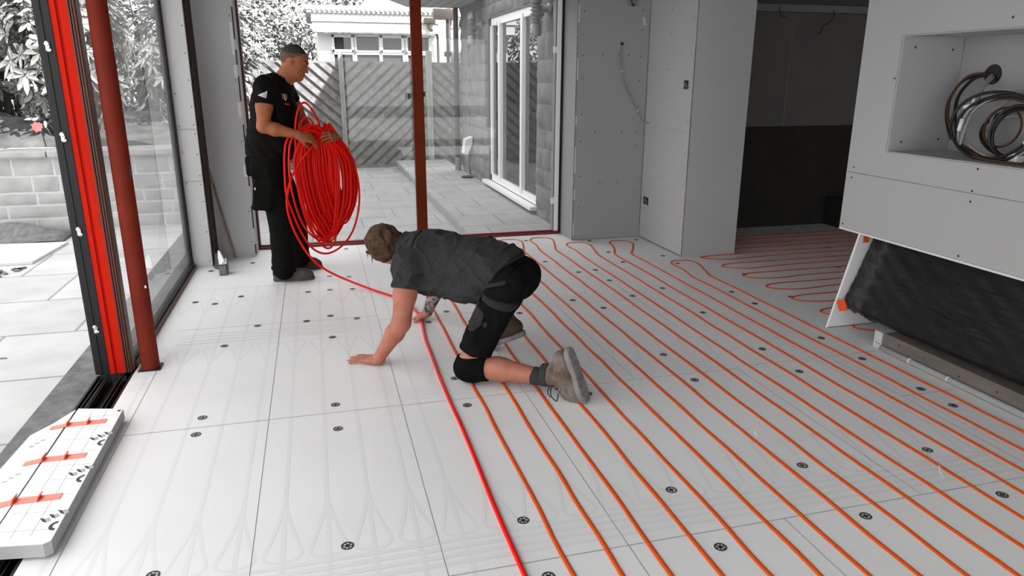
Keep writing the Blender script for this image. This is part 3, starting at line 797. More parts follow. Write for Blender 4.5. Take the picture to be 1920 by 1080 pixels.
shrub('garden_tree', (-1.5, 20.5, -.2), (1.4,1.2,4.6), 5200, .13, M['leaf_fine'], 'fine-leaved tree beside the left end of the neighbouring house', 36, 12, .2, False, 'tree')
shrub('garden_tree', (-4.6, 24, -.2), (2.0,1.5,6.0), 4200, .17, M['leaf_fine'], 'fine-leaved tree far behind the tall leaning shrub', 37, 12, .2, False, 'tree')
shrub('garden_tree', (1.0, 27, -.2), (2.6,1.5,6.3), 3200, .22, M['leaf_fine'], 'distant tree rising over the roof of the neighbouring house', 38, 12, .2, False, 'tree')
shrub('garden_tree', (-9.2, 15.5, .5), (2.2,1.5,4.8), 3600, .18, M['leaf_fine'], 'fine-leaved tree far behind the garden wall at the left', 39, 12, .2, False, 'tree')
shrub('rhododendron', (-5.3, 12.6, .7), (1.1,.7,3.4), 2800, .17, M['leaf'], 'dark dense rhododendron filling the gap behind the front row at far left', 40)
shrub('rhododendron', (-3.1, 12.3, .7), (.60,.6,3.2), 2800, .16, M['leaf'], 'dense rhododendron behind the two front shrubs beside the black door profile', 41)
shrub('rhododendron', (-3.55, 10.35, .7), (.55,.45,3.0), 2000, .15, M['leaf'], 'upright rhododendron standing between the two front shrubs on the garden bed', 42)
# pink bloom on the garden bed
t = thing('camellia_bloom', (-2.72, 8.55, .86), 'single pink flower above the garden wall beside the black door profile', 'flower')
b = MB(); b.tube([(-2.72, 8.60, .82), (-2.72, 8.56, .95), (-2.73, 8.5, 1.02)], .006, 6); b.build('stem', M['bark'], t)
b = MB()
for k in range(7):
    a = k*.9; e = Vector((math.cos(a), -.5, math.sin(a))).normalized(); s = Vector((-math.sin(a), 0, math.cos(a)))
    p = Vector((-2.73, 8.49, 1.03))
    b.add([p, p+e*.035+s*.025, p+e*.065, p+e*.035-s*.025], [(0,1,2,3)])
b.build('petals', M['pink'], t)
# things lying on the left paving
b = MB(); b.prism([(-2.68, 6.85, -.028), (-2.43, 6.86, -.028), (-2.38, 7.66, -.028), (-3.9, 7.75, -.028), (-3.8, 6.9, -.028)], (0, 0, .022))
tag(b.build('plywood_sheet', M['ply']), 'pale plywood sheet lying on the paving in front of the garden wall', 'board')
b = MB(); g = []
for j in range(9):
    for i in range(13):
        u, v = i/12, j/8
        g.append((-3.6+1.15*u, 7.78+.5*v+.05*math.sin(u*5), -.025+.16*math.sin(v*2.6)*(.3+.7*u*(1-u)*3)+.02*math.sin(9*u+4*v)))
b.add(g, [(j*13+i, j*13+i+1, (j+1)*13+i+1, (j+1)*13+i) for j in range(8) for i in range(12)])
o = b.build('membrane_sheet', M['concrete'], None, True); sm = o.modifiers.new('thickness', 'SOLIDIFY'); sm.thickness = .004
tag(o, 'curled grey membrane sheet lying against the foot of the garden wall', 'sheet')
b = MB(); r = random.Random(5)
for k in range(60):
    s = r.random(); p = Vector((-3.05+.55*s, 5.75+.95*s, -.028))+Vector((r.uniform(-.05,.05), r.uniform(-.06,.06), 0))
    a = .012+.02*r.random(); an = r.uniform(0, 3)
    b.obox(p+Vector((0,0,.006)), Vector((math.cos(an),math.sin(an),0))*a*1.6, Vector((-math.sin(an),math.cos(an),0))*a*.6, Vector((0,0,.006)))
o = tag(b.build('rubble_strip', M['concrete']), 'strip of dark rubble along a paving joint in front of the plywood', 'rubble', kind='stuff')
b = MB(); b.bar((-1.93, 4.47, -.024), (-1.80, 4.46, -.024), .006, .006)
tag(b.build('wood_splinter', M['raw_wood']), 'thin brown wood splinter on the bright paving', 'splinter')
# ================================================================== FLOOR HEATING PIPES, FIXINGS AND THINGS ON THE FLOOR
RP = .0098; PZ = -.0035
PITCH = .1527
def px(k): return PX0+PITCH*k
def smooth_path(P, sub=6):
    """Catmull-Rom through 3-D points"""
    P = [Vector(p) for p in P]; out = []
    for i in range(len(P)-1):
        p0, p1, p2, p3 = P[max(i-1, 0)], P[i], P[i+1], P[min(i+2, len(P)-1)]
        for s in range(sub):
            t = s/sub
            out.append(.5*((2*p1)+(p2-p0)*t+(2*p0-5*p1+4*p2-p3)*t*t+(3*p1-p0-3*p2+p3)*t**3))
    out.append(P[-1]); return out

def run_pts(x, y0, y1, seed, step=.21):
    r = random.Random(seed); n = max(2, int(abs(y1-y0)/step)); o = []
    for i in range(n+1):
        y = y0+(y1-y0)*i/n
        o.append((x+r.uniform(-.0035,.0035), y, PZ+r.uniform(0,.0015)))
    return o
far = {1: (6.45, .0), 3: (6.55, .0), 5: (6.62, .0), 7: (6.665, .02), 9: (6.67, .03), 11: (6.38, .0), 13: (6.35, .12), 15: (5.49, .03)}
NEAR = .92
path = [(px(1)-.12, NEAR, PZ), (px(1)-.03, NEAR+.02, PZ), (px(1), NEAR+.15, PZ)]
for k in range(1, 17, 2):
    xa, xb = px(k), px(k+1); yt, sh = far[k]
    path += run_pts(xa, NEAR+.2, yt-.52, k)
    path += [(xa+.015+sh*.5, yt-.32, PZ), (xa-.0+sh, yt-.16, PZ), (xa+.005+sh, yt-.08, PZ), (xa+.045+sh, yt-.015, PZ), ((xa+xb)/2+.02+sh, yt, PZ), (xb+.035+sh, yt-.02, PZ), (xb+.07+sh, yt-.09, PZ), (xb+.065+sh*.9, yt-.18, PZ), (xb+.03+sh*.5, yt-.36, PZ)]
    path += run_pts(xb, yt-.54, NEAR+.2, k+40)
    if k < 15:
        xn = px(k+2); path += [(xb+.01, NEAR+.06, PZ), ((xb+xn)/2, NEAR, PZ), (xn-.01, NEAR+.06, PZ)]
b = MB(); b.tube(smooth_path(path, 5), RP, 8)
pipe = tag(b.build('heating_pipe', M['pipe'], None, True), 'orange heating pipe laid in long parallel runs across the pale main floor', 'pipe', 'laid heating pipes')
# second circuit in the rear room: runs along X with loops at the left
path = []; NY_ = 9; yc = 3.61; XR = 6.2
path.append((XR, yc-.078, PZ))
for i in range(NY_):
    y0, y1 = yc+.318*i-.078, yc+.318*i+.078
    r = random.Random(100+i)
    sl = .012
    path += [(x, y0+r.uniform(-.004,.004), PZ) for x in (6.0, 5.3, 4.7, 4.2)]
    path += [(3.75, y0-.0, PZ), (3.58, y0-.02, PZ), (3.42, y0-.022, PZ), (3.30, y0+.015, PZ), (3.245, y0+.062, PZ), (3.255, y0+.115, PZ), (3.31, y1-.012, PZ), (3.42, y1+.002, PZ), (3.58, y1, PZ)]
    path += [(x, y1+r.uniform(-.004,.004), PZ) for x in (4.0, 4.5, 5.2, 6.0)]
    if i < NY_-1: path += [(6.15, y1+.03, PZ), (6.2, y1+.08, PZ), (6.15, y1+.13, PZ)]
path = [(p[0], min(p[1], 6.57), p[2]) for p in path]
# keep loops that would run under the pillar just behind it
path = [((max(p[0], 3.62+(.0 if p[0] > 3.5 else (3.5-p[0])*-.0)) if p[1] > 5.56 else p[0]), p[1], p[2]) for p in path]
b = MB(); b.tube(smooth_path(path, 4), RP, 7)
tag(b.build('heating_pipe', M['pipe'], None, True), 'orange heating pipe laid in looped runs on the dark rear room floor', 'pipe', 'laid heating pipes')

# ---- round fixing washers
WP = [(1.911,6.58),(2.508,6.41),(2.972,6.352),(2.507,5.932),(2.49,5.566),(1.84,5.74),(2.0,5.339),(2.16,5.369),(2.15,5.043),(1.694,4.622),(1.84,4.401),(2.152,4.612),(1.247,4.438),(2.912,4.225),(2.455,4.135),(1.845,3.498),(1.840,3.127),(2.448,3.433),(2.448,3.087),(2.908,3.505),(2.908,2.73),(2.908,2.53),(2.44,2.203),(2.911,3.157),(1.839,2.229),(1.837,1.863),(2.443,1.846),(.620,3.133),(1.235,3.109),(.624,2.155),(1.232,2.2),(1.23,1.837),(.62,1.844),(.621,3.468),(.626,4.406),(.775,4.592),(2.925,5.68),(2.925,5.40),(2.456,4.742),(2.912,4.525),(3.286,4.945),(3.262,4.304),(4.569,5.588),(4.175,4.945),(4.595,6.236),(4.718,6.232),(-.594,6.32),(-.902,6.12),(-.899,5.242),(-.763,5.168),(-.602,5.31),(-.443,4.609),(-.607,4.279),(-.133,5.307),(.023,5.323),(.188,5.306),(-.14,4.623),(.012,4.696),(.179,4.6),(.014,4.273),(.201,6.656),(.03,5.717),(.178,5.663),(-.602,3.315),(-.607,3.146),(.002,3.301),(.005,3.043),(.007,2.167),(-.6,2.172)]
b = MB(); NS = 30; R0, R1, R2 = .0215, .0165, .0080
def ring(ra, rb, z0, z1, a0, a1, n):
    vs = []
    for i in range(n+1):
        a = a0+(a1-a0)*i/n
        c_, s_ = math.cos(a), math.sin(a)
        vs += [(ra*c_, ra*s_, z0), (rb*c_, rb*s_, z0), (rb*c_, rb*s_, z1), (ra*c_, ra*s_, z1)]
    fs = []
    for i in range(n):
        p, q = 4*i, 4*i+4
        fs += [(p+j, p+(j+1) % 4, q+(j+1) % 4, q+j) for j in range(4)]
    b.add(vs, fs)
ring(R1, R0, .0004, .0022, 0, 2*math.pi, 36)
ring(.003, R2, .0004, .0018, 0, 2*math.pi, 20)
for k in range(6):
    a = 2*math.pi*k/6
    ring(R2-.0005, R1+.0005, .0004, .0019, a-.17, a+.17, 2)
b.lathe([(.0045,.0005),(.0045,.0026),(.002,.0022)], (0,0,0), 10, 'z', 1)
wash = b.build('fixing_washer', [M['washer'], M['cable_black']])
wash.data.name = 'fixing_washer'
ORDN = ['nearest', 'second nearest', 'third nearest', 'fourth nearest', 'fifth nearest', 'sixth nearest', 'seventh nearest', 'eighth nearest', 'ninth nearest', 'tenth nearest', 'eleventh nearest']
RUN = ['bright red lead', 'first', 'second', 'third', 'fourth', 'fifth', 'sixth', 'seventh', 'eighth', 'ninth', 'tenth', 'eleventh', 'twelfth', 'thirteenth', 'fourteenth', 'fifteenth', 'sixteenth']
bins = {}
for (x, y) in WP:
    if x > 3.1: key = 'on the rear room floor'
    elif x < -.31: key = 'on the floor strip beside the sliding door'
    elif x < px(0): key = 'midway between sliding door and red lead'
    else:
        k = min(15, int((x-PX0)/PITCH))
        key = ('between the red lead and the first orange run' if k == 0 else 'between the %s and %s orange runs' % (RUN[k], RUN[k+1]))
    bins.setdefault(key, []).append((x, y))
first = True
for key, L in bins.items():
    L.sort(key=lambda p: p[1])
    for i, (x, y) in enumerate(L):
        o = wash if first else wash.copy()
        if not first: COL.objects.link(o)
        first = False
        o.location = (x, y, 0.0); o.rotation_euler = (0, 0, rnd.uniform(0, 1))
        od = ORDN[i] if i < len(ORDN) else 'last'
        if len(L) > 11 and i >= 11: od = ['twelfth nearest', 'thirteenth nearest', 'fourteenth nearest'][i-11]
        lab = ('dark fixing washer %s, %s the camera' % (key, od)) if len(L) > 1 else 'lone dark round fixing washer %s' % key
        tag(o, lab, 'washer', 'fixing washers screwed into the floor boards')

# ---- small scraps on the floor
for (x, y, L, an, lab) in ((1.80, 2.50, .05, 1.2, 'thin white plastic shaving on a pipe run right of the boot'), (2.33, 2.02, .085, 1.0, 'long white plastic shaving lying across a pipe run at lower right')):
    b = MB(); d_ = Vector((math.cos(an), math.sin(an), 0)); n_ = Vector((-d_.y, d_.x, 0))
    p = Vector((x, y, .018))
    pts = [p-d_*L*.5, p-d_*L*.1+n_*.004, p+d_*L*.5+n_*.0]
    b.add([pts[0], pts[0]+n_*.006, pts[1]+n_*.010+Vector((0,0,.006)), pts[1]+Vector((0,0,.006)), pts[2]+Vector((0,0,.012)), pts[2]+n_*.004+Vector((0,0,.012))], [(0,1,2,3), (3,2,5,4)])
    o = b.build('plastic_shaving', M['paper']); so = o.modifiers.new('t', 'SOLIDIFY'); so.thickness = .0008
    tag(o, lab, 'shaving', 'plastic shavings on the floor')
    o.location.z = .012

# ---- pack of insulation panels taped together over the door track
t = thing('insulation_pack', (-1.1, 2.9, 0), 'white foil insulation panels strapped with red tape over the door track', 'insulation panels')
ZT, TH = .062, .050
def panel(poly, name, marks):
    b = MB()
    n = len(poly)
    b.prism([(p[0], p[1], ZT-TH) for p in poly], (0, 0, TH-.002), 1)
    b.prism([(p[0], p[1], ZT-.002) for p in poly], (0, 0, .002), 0)
    return b
rp = [(-1.141, 3.425), (-.942, 3.372), (-.935, 2.36), (-.955, 2.345), (-1.12, 2.37), (-1.131, 2.50)]
b = panel(rp, 'panel', None)
def pl(pts, mi): b.add([(p[0], p[1], ZT+.0005) for p in pts], [tuple(range(len(pts)))], mi)
for y in (2.44,2.55,2.66,2.77,2.88,2.99,3.10,3.21,3.32): pl([(-1.128, y+.012), (-.943, y-.012), (-.943, y-.0135), (-1.128, y+.0105)], 3)
for x in (-1.07, -1.01): pl([(x, 2.40), (x+.0015, 2.40), (x+.0015, 3.37), (x, 3.37)], 3)
for y in (3.12, 2.83, 2.52):
    for k in range(3):
        cx, cy = -.995+.022*k, y-.02+.020*k
        pl([(cx-.018, cy+.006), (cx-.002, cy+.0), (cx+.014, cy-.028), (cx-.002, cy-.020)], 2)
        pl([(cx+.0, cy+.0), (cx+.012, cy+.004), (cx+.024, cy-.018), (cx+.014, cy-.026)], 4)
    pts = [(-.944-.024*math.sin(a), y-.075+.028*math.cos(a)) for a in [math.pi*i/8 for i in range(9)]]
    inn = [(-.944-.012*math.sin(a), y-.075+.015*math.cos(a)) for a in [math.pi*i/8 for i in range(9)]]
    for i in range(8): pl([pts[i], pts[i+1], inn[i+1], inn[i]], 2)
pl([(-.965, 3.365), (-.948, 3.362), (-.948, 3.345), (-.960, 3.347)], 2)
MS = [M['foil'], M['foam_edge'], M['print_dark'], M['print_line'], M['print_grey']]
b.build('panel', MS, t)
lp = [(-1.150, 3.418), (-1.205, 3.285), (-1.262, 3.19), (-1.30, 2.37), (-1.135, 2.38)]
b = panel(lp, 'panel', None)
for y in (2.6, 2.85, 3.05): pl([(-1.28, y+.0), (-1.15, y+.05), (-1.15, y+.0485), (-1.28, y-.0015)], 3)
for y in (3.10, 2.82, 2.55):
    for k in range(3): 
        cx, cy = -1.225+.014*k, y-.02+.024*k; pl([(cx-.012, cy), (cx, cy+.008), (cx+.018, cy+.004), (cx+.004, cy-.006)], 4)
b.build('panel', MS, t)
for y in (3.255, 2.945, 2.64):
    b = MB(); b.box((-1.14, y-.020, ZT+.001), (-.985, y+.020, ZT+.0025))
    b.add([(-1.14, y-.02, ZT+.002), (-1.14, y+.02, ZT+.002), (-1.20, y+.0, ZT+.002), (-1.20, y-.035, ZT+.002)], [(0,1,2,3)])
    tp = b.build('tape', M['pink_tape'], t)
    for xx, hh in ((-1.140, .020), (-1.06, .016)):
        b = MB(); b.prism([(xx, y-.022, ZT+.002), (xx, y+.022, ZT+.002), (xx+.006, y+.026, ZT+hh), (xx+.004, y-.014, ZT+hh)], (.004, 0, 0))
        b.build('tape_fold', M['tape'], tp)

# ---- wrapped fireplace under the hanging wall
t = thing('wrapped_fireplace', (3.3, 2.0, 0), 'long fireplace unit wrapped in crumpled black polythene under the hanging wall', 'fireplace')
b = MB(); r = random.Random(3); NU, NV = 90, 26; g = []
for j in range(NV):
    for i in range(NU):
        u, v = i/(NU-1), j/(NV-1)       # u along -Y, v downward
        y = 3.645-(3.645-.42)*u
        top, bot = .618, .124-.012*u
        z = top+(bot-top)*v
        x = 3.27-.165*v
        if u < .05: x += (.05-u)*1.2*(1-v*.5); 
        if v > .93: x += (v-.93)*1.0
        # folds radiating from the taped corner
        ph = (z-.14)*2.2+(3.6-y)*.42
        x += .006*math.sin(ph*19+2*math.sin(ph*9))*(.4+.6*v)+.003*math.sin((z*1.2+(3.6-y)*.62)*55)+.002*math.sin((z+(3.6-y)*.5)*120)
        if y > 3.3 and v > .8: z += .012*math.sin(y*70)
        g.append((x, y, z))
b.add(g, [(j*NU+i, j*NU+i+1, (j+1)*NU+i+1, (j+1)*NU+i) for j in range(NV-1) for i in range(NU-1)])
b.recalc = False
b.build('polythene_wrap', M['film'], t, True)
b = MB(); b.box((3.30, .42, .125), (3.90, 3.62, .635)); b.build('casing', M['black_board'], t)
b = MB()
def tapebit(c_, u_, v_): b.obox(c_, u_, v_, Vector((-.0015, 0, 0)))
b.obox((3.108, 3.600, .165), (0, .020, .030), (0, .034, -.014), (-.0015, 0, 0)); b.build('corner_tape', M['tape'], t)
b = MB(); b.obox((3.255, 3.640, .585), (.020, 0, 0), (0, 0, .034), (0, -.002, 0)); b.build('corner_tape', M['tape'], t)
p_ = thing('hearth_plinth', (3.4, 2.0, 0), 'low timber plinth under the wrapped fireplace', 'plinth')
b = MB(); b.box((3.128, .42, 0), (3.88, 3.255, .100)); 
for y, z in ((3.13, .07), (2.95, .06), (2.72, .05), (2.5, .06)): b.lathe([(.006,0),(.003,-.002)], (3.128, y, z), 8, 'x', 1)
b.build('board', [M['plinth'], M['rust_pole']], p_)
b = MB(); b.box((3.120, 3.257, 0), (3.88, 3.315, .100))
for k in range(2): b.lathe([(.004,0),(.003,-.002)], (3.119, 3.272+.02*k, .03), 8, 'x', 1)
b.build('end_block', [M['plaster_light'], M['rust_pole']], p_)
b = MB(); b.tube([(3.108, 3.24, .017), (3.108, 2.9, .017), (3.108, 2.6, .018), (3.107, .42, .017)], .0165, 12)
for y in (3.02, 2.76): b.tube([(3.108, y-.004, .0185), (3.108, y+.004, .0185)], .0172, 12, mi=1)
tag(b.build('edge_foam', [M['foam'], M['groove']], None, True), 'round grey foam strip along the foot of the plinth', 'foam strip')

# ---- items by the left pier
b = MB(); p0, p1 = Vector((-.758, 6.548, .0)), Vector((-.928, 6.545, 1.0))
b.bar(p0, p1, .020, .012, up=(0,1,0)); 
tag(b.build('wood_batten', M['raw_wood']), 'thin raw wood batten leaning against the grey board behind the carton', 'batten')
t = thing('carton', (-.785, 6.0, 0), 'small printed carton with a white paper flap standing by the left pier', 'carton')
b = MB(); b.bbox((-.818, 5.95, .0), (-.758, 6.06, .085), .003)
for k in range(4): b.box((-.812+.012*k, 5.9488, .01), (-.808+.012*k, 5.9502, .078), 1)
b.build('box', [M['card'], M['print_grey']], t)
b = MB(); b.prism([(-.82, 6.00, .085), (-.80, 5.97, .085), (-.775, 5.96, .12), (-.80, 5.97, .19), (-.815, 5.98, .20), (-.822, 5.99, .15)], (.006, .012, 0)); b.prism([(-.79, 5.965, .085), (-.76, 5.97, .09), (-.762, 5.985, .135), (-.78, 5.98, .13)], (.004, .01, 0))
b.build('paper_flap', M['paper'], t)
b = MB(); b.prism([(-.885, 6.20, .002), (-.83, 6.12, .002), (-.83, 6.10, .09), (-.87, 6.19, .13)], (.03, .03, 0)); b.build('carton_lid', M['card'], t)

# ---- wall cables and sockets
def wall_box(y, z, w_, h_, lab):
    t = thing('socket_hole', (3.06, y, z), lab, 'socket box', 'open socket boxes')
    b = MB(); b.box((3.0575, y-w_, z-h_), (3.0598, y+w_, z+h_)); b.build('back_box', M['black_board'], t)
    b = MB(); 
    b.tube([(3.056, y-.3*w_, z-h_*.7), (3.052, y-.4*w_, z), (3.05, y+.1*w_, z+h_*.55), (3.052, y+.4*w_, z), (3.056, y+.1*w_, z-h_*.5)], .004, 6); b.build('wire_tail', M['cable_grey'], t, True)
    b = MB()
    for (a0, b0, a1, b1) in ((-w_,-h_,w_,-h_),(-w_,h_,w_,h_),(-w_,-h_,-w_,h_),(w_,-h_,w_,h_)): b.bar((3.058, y+a0, z+b0), (3.058, y+a1, z+b1), .004, .003, up=(1,0,0))
    b.build('rim', M['grey_plastic'], t)
wall_box(5.715, 1.472, .038, .036, 'upper open socket box with a wire tail on the pillar')
wall_box(6.365, .380, .055, .036, 'lower open socket box near the floor on the pillar')
t = thing('wall_cable', (2.79, 6.47, 1.4), 'pair of grey cables hanging from a hole in the back wall', 'cable')
P = [(2.786,6.475,1.818),(2.768,6.462,1.76),(2.768,6.46,1.67),(2.778,6.462,1.58),(2.80,6.463,1.50),(2.84,6.463,1.42),(2.90,6.464,1.31),(2.955,6.463,1.225),(3.0,6.46,1.17),(3.03,6.455,1.13)]
b = MB(); b.tube(smooth_path(P+[(3.045,6.43,1.118),(3.05,6.37,1.112)]), .0045, 6); b.build('cable', M['cable_grey'], t, True)
b = MB(); b.tube(smooth_path([(p[0]+.014*min(1,i*.5)*(1-i/10), p[1]-.004, p[2]) for i, p in enumerate(P[:8])]), .0045, 6); b.build('cable', M['cable_grey'], t, True)
b = MB(); b.lathe([(.017,0),(.015,-.0025),(.012,-.0005)], (2.788, 6.4795, 1.826), 14, 'y'); b.build('hole', M['cable_black'], t)
b = MB()
for p in (P[3], P[7]): b.bar((p[0]+.008, p[1]-.004, p[2]-.006), (p[0]+.010, p[1]-.004, p[2]+.010), .02, .008)
b.build('cable_tape', M['label_white'], t)
t = thing('ceiling_cable', (2.86, 6.45, 2.2), 'coiled cable end hanging at the top of the back wall', 'cable')
for k, (x, w_, r_) in enumerate(((2.83, .03, .006), (2.87, .025, .006), (2.90, .02, .008))):
    b = MB(); b.tube(smooth_path([(x-w_, 6.465, 2.42), (x-w_, 6.463, 2.22), (x, 6.462, 2.155), (x+w_*.7, 6.463, 2.20), (x+w_*.8, 6.465, 2.42)]), r_, 6); b.build('cable', [M['cable_grey'], M['cable_black']][k % 2], t, True)
b = MB(); b.tube(smooth_path([(4.42, 6.50, 2.19), (4.42, 6.49, 2.13), (4.44, 6.48, 2.10), (4.50, 6.48, 2.098)]), .005, 6)
tag(b.build('ceiling_wire', M['cable_brown'], None, True), 'short wire hook hanging from the downstand in the rear room', 'wire')
b = MB(); b.tube(smooth_path([(5.03, 6.50, 2.17), (5.04, 6.49, 2.11), (4.97, 6.48, 2.05), (4.92, 6.48, 2.03), (4.90, 6.48, 1.97), (4.86, 6.48, 1.94)]), .006, 6)
tag(b.build('ceiling_wire', M['cable_brown'], None, True), 'kinked wire tail hanging lower in the rear room beside the fireplace wall', 'wire')

# ---- cable bundle in the niche
t = thing('cable_coil', (3.28, 2.85, 1.14), 'tangled coil of black and grey cables lying in the wall niche', 'cables')
r = random.Random(12)
hole = Vector((3.465, 3.16, 1.545))
b = MB(); b.lathe([(.052,0),(.05,-.004)], (3.4685, 3.155, 1.55), 20, 'x'); b.build('entry_hole', M['cable_black'], t)
def loop(cy, cz, ry, rz, x, rad, m, name, ph=0, turns=1.0, lean=.2, seed=0):
    q = random.Random(seed); pts = []
    n = int(36*turns)
    for i in range(n+1):
        a = ph+2*math.pi*turns*i/n
        w_ = 1+.05*math.sin(3*a+seed)
        z = max(cz+rz*math.sin(a)*w_, 1.143+rad)
        pts.append((x+lean*(z-cz)+.012*math.sin(2*a+seed), cy+ry*math.cos(a)*w_, z))
    mb = MB(); mb.tube(pts, rad, 7); mb.build(name, m, t, True)
specs = [(2.87,1.315,.235,.160,.008,'cable_black',3.14),(2.86,1.300,.225,.155,.009,'cable_black',2.8),(2.84,1.305,.215,.150,.007,'cable_grey',3.3),(2.87,1.29,.24,.140,.007,'cable_brown',2.9),(2.80,1.28,.13,.120,.008,'cable_black',3.0),(2.81,1.275,.115,.11,.007,'cable_black',0),(2.90,1.30,.10,.095,.006,'cable_brown',2),(2.79,1.31,.20,.165,.007,'cable_grey',3.2),(2.83,1.27,.22,.12,.009,'cable_black',3.0),(2.86,1.25,.19,.10,.006,'cable_grey',1)]
for i, (cy, cz, ry, rz, rad, m_, ph) in enumerate(specs):
    loop(cy, cz, ry, rz, 3.20+.018*i, rad, M[m_], 'cable_loop', ph, 1.0+.12*(i % 2), .12+.02*(i % 3), i)
for i, (m_, rad, pts) in enumerate((
    ('cable_black', .009, [(3.465,3.16,1.55),(3.40,3.20,1.53),(3.33,3.21,1.45),(3.28,3.17,1.36),(3.24,3.11,1.28),(3.23,3.08,1.22)]),
    ('cable_brown', .007, [(3.465,3.165,1.555),(3.40,3.24,1.54),(3.33,3.26,1.44),(3.29,3.22,1.33),(3.26,3.15,1.26)]),
    ('cable_black', .007, [(3.465,3.17,1.55),(3.40,3.26,1.52),(3.33,3.27,1.42),(3.30,3.24,1.32),(3.27,3.16,1.22)]),
    ('cable_grey', .008, [(3.46,3.15,1.55),(3.38,3.12,1.50),(3.32,3.10,1.42),(3.27,3.07,1.34),(3.23,3.05,1.25),(3.22,3.02,1.18)]),
    ('cable_grey', .008, [(3.46,3.14,1.54),(3.36,3.10,1.48),(3.28,3.05,1.40),(3.22,3.03,1.30),(3.19,3.02,1.20)]),
    ('cable_grey', .008, [(3.38,2.86,1.47),(3.30,2.96,1.45),(3.24,3.04,1.38),(3.21,3.06,1.28),(3.20,3.03,1.19)]),
    ('cable_grey', .004, [(3.38,2.86,1.47),(3.36,2.83,1.42),(3.35,2.81,1.36),(3.33,2.84,1.32)]),
    ('cable_brown', .007, [(3.22,3.0,1.16),(3.15,2.85,1.152),(3.13,2.65,1.15),(3.12,2.35,1.15)]))):
    b = MB(); b.tube(smooth_path(pts), rad, 7); b.build('cable_tail', M[m_], t, True)
for k, (p, q) in enumerate((((3.32,3.10,1.44),(3.31,3.095,1.405)), ((3.215,3.055,1.33),(3.205,3.055,1.27)), ((3.25,3.05,1.40),(3.235,3.08,1.385)), ((3.18,2.66,1.25),(3.18,2.63,1.22)))):
    b = MB(); b.tube([p, q], .0105, 8); b.build('cable_marker', M['label_white'], t, True)
b = MB(); b.bbox((3.2, 2.70, 1.145), (3.25, 2.76, 1.19), .008); b.build('connector', M['label_white'], t)
t = thing('hanging_cables', (3.45, 2.85, 1.5), 'black cable bundle tied up and hanging from the top of the niche', 'cables')
for k in range(2):
    b = MB(); b.tube(smooth_path([(3.44, 2.70-.02*k, 1.74), (3.44, 2.735-.016*k, 1.65), (3.43, 2.755, 1.58), (3.42, 2.78, 1.52)]), .005, 6); b.build('cable', M['cable_black'], t, True)
for k in range(5):
    q = random.Random(40+k); cy, cz = 2.76+q.uniform(-.05,.05), 1.55+q.uniform(-.03,.03); ry, rz = q.choice([.10,.08,.02,.03,.05]), q.uniform(.05,.09)
    b = MB(); b.tube([(3.43+.008*math.sin(a*2), cy+ry*math.cos(a), cz+rz*math.sin(a)) for a in [2*math.pi*i/28 for i in range(29)]], .005, 6); b.build('cable_loop', M['cable_black'], t, True)
b = MB(); b.tube(smooth_path([(3.42,2.77,1.53),(3.40,2.83,1.49),(3.39,2.92,1.465),(3.39,2.98,1.46)]), .006, 6); b.build('cable_tail', M['cable_black'], t, True)
b = MB(); b.bbox((3.42, 2.745, 1.57), (3.446, 2.775, 1.585), .003); b.build('tie', M['cable_black'], t)
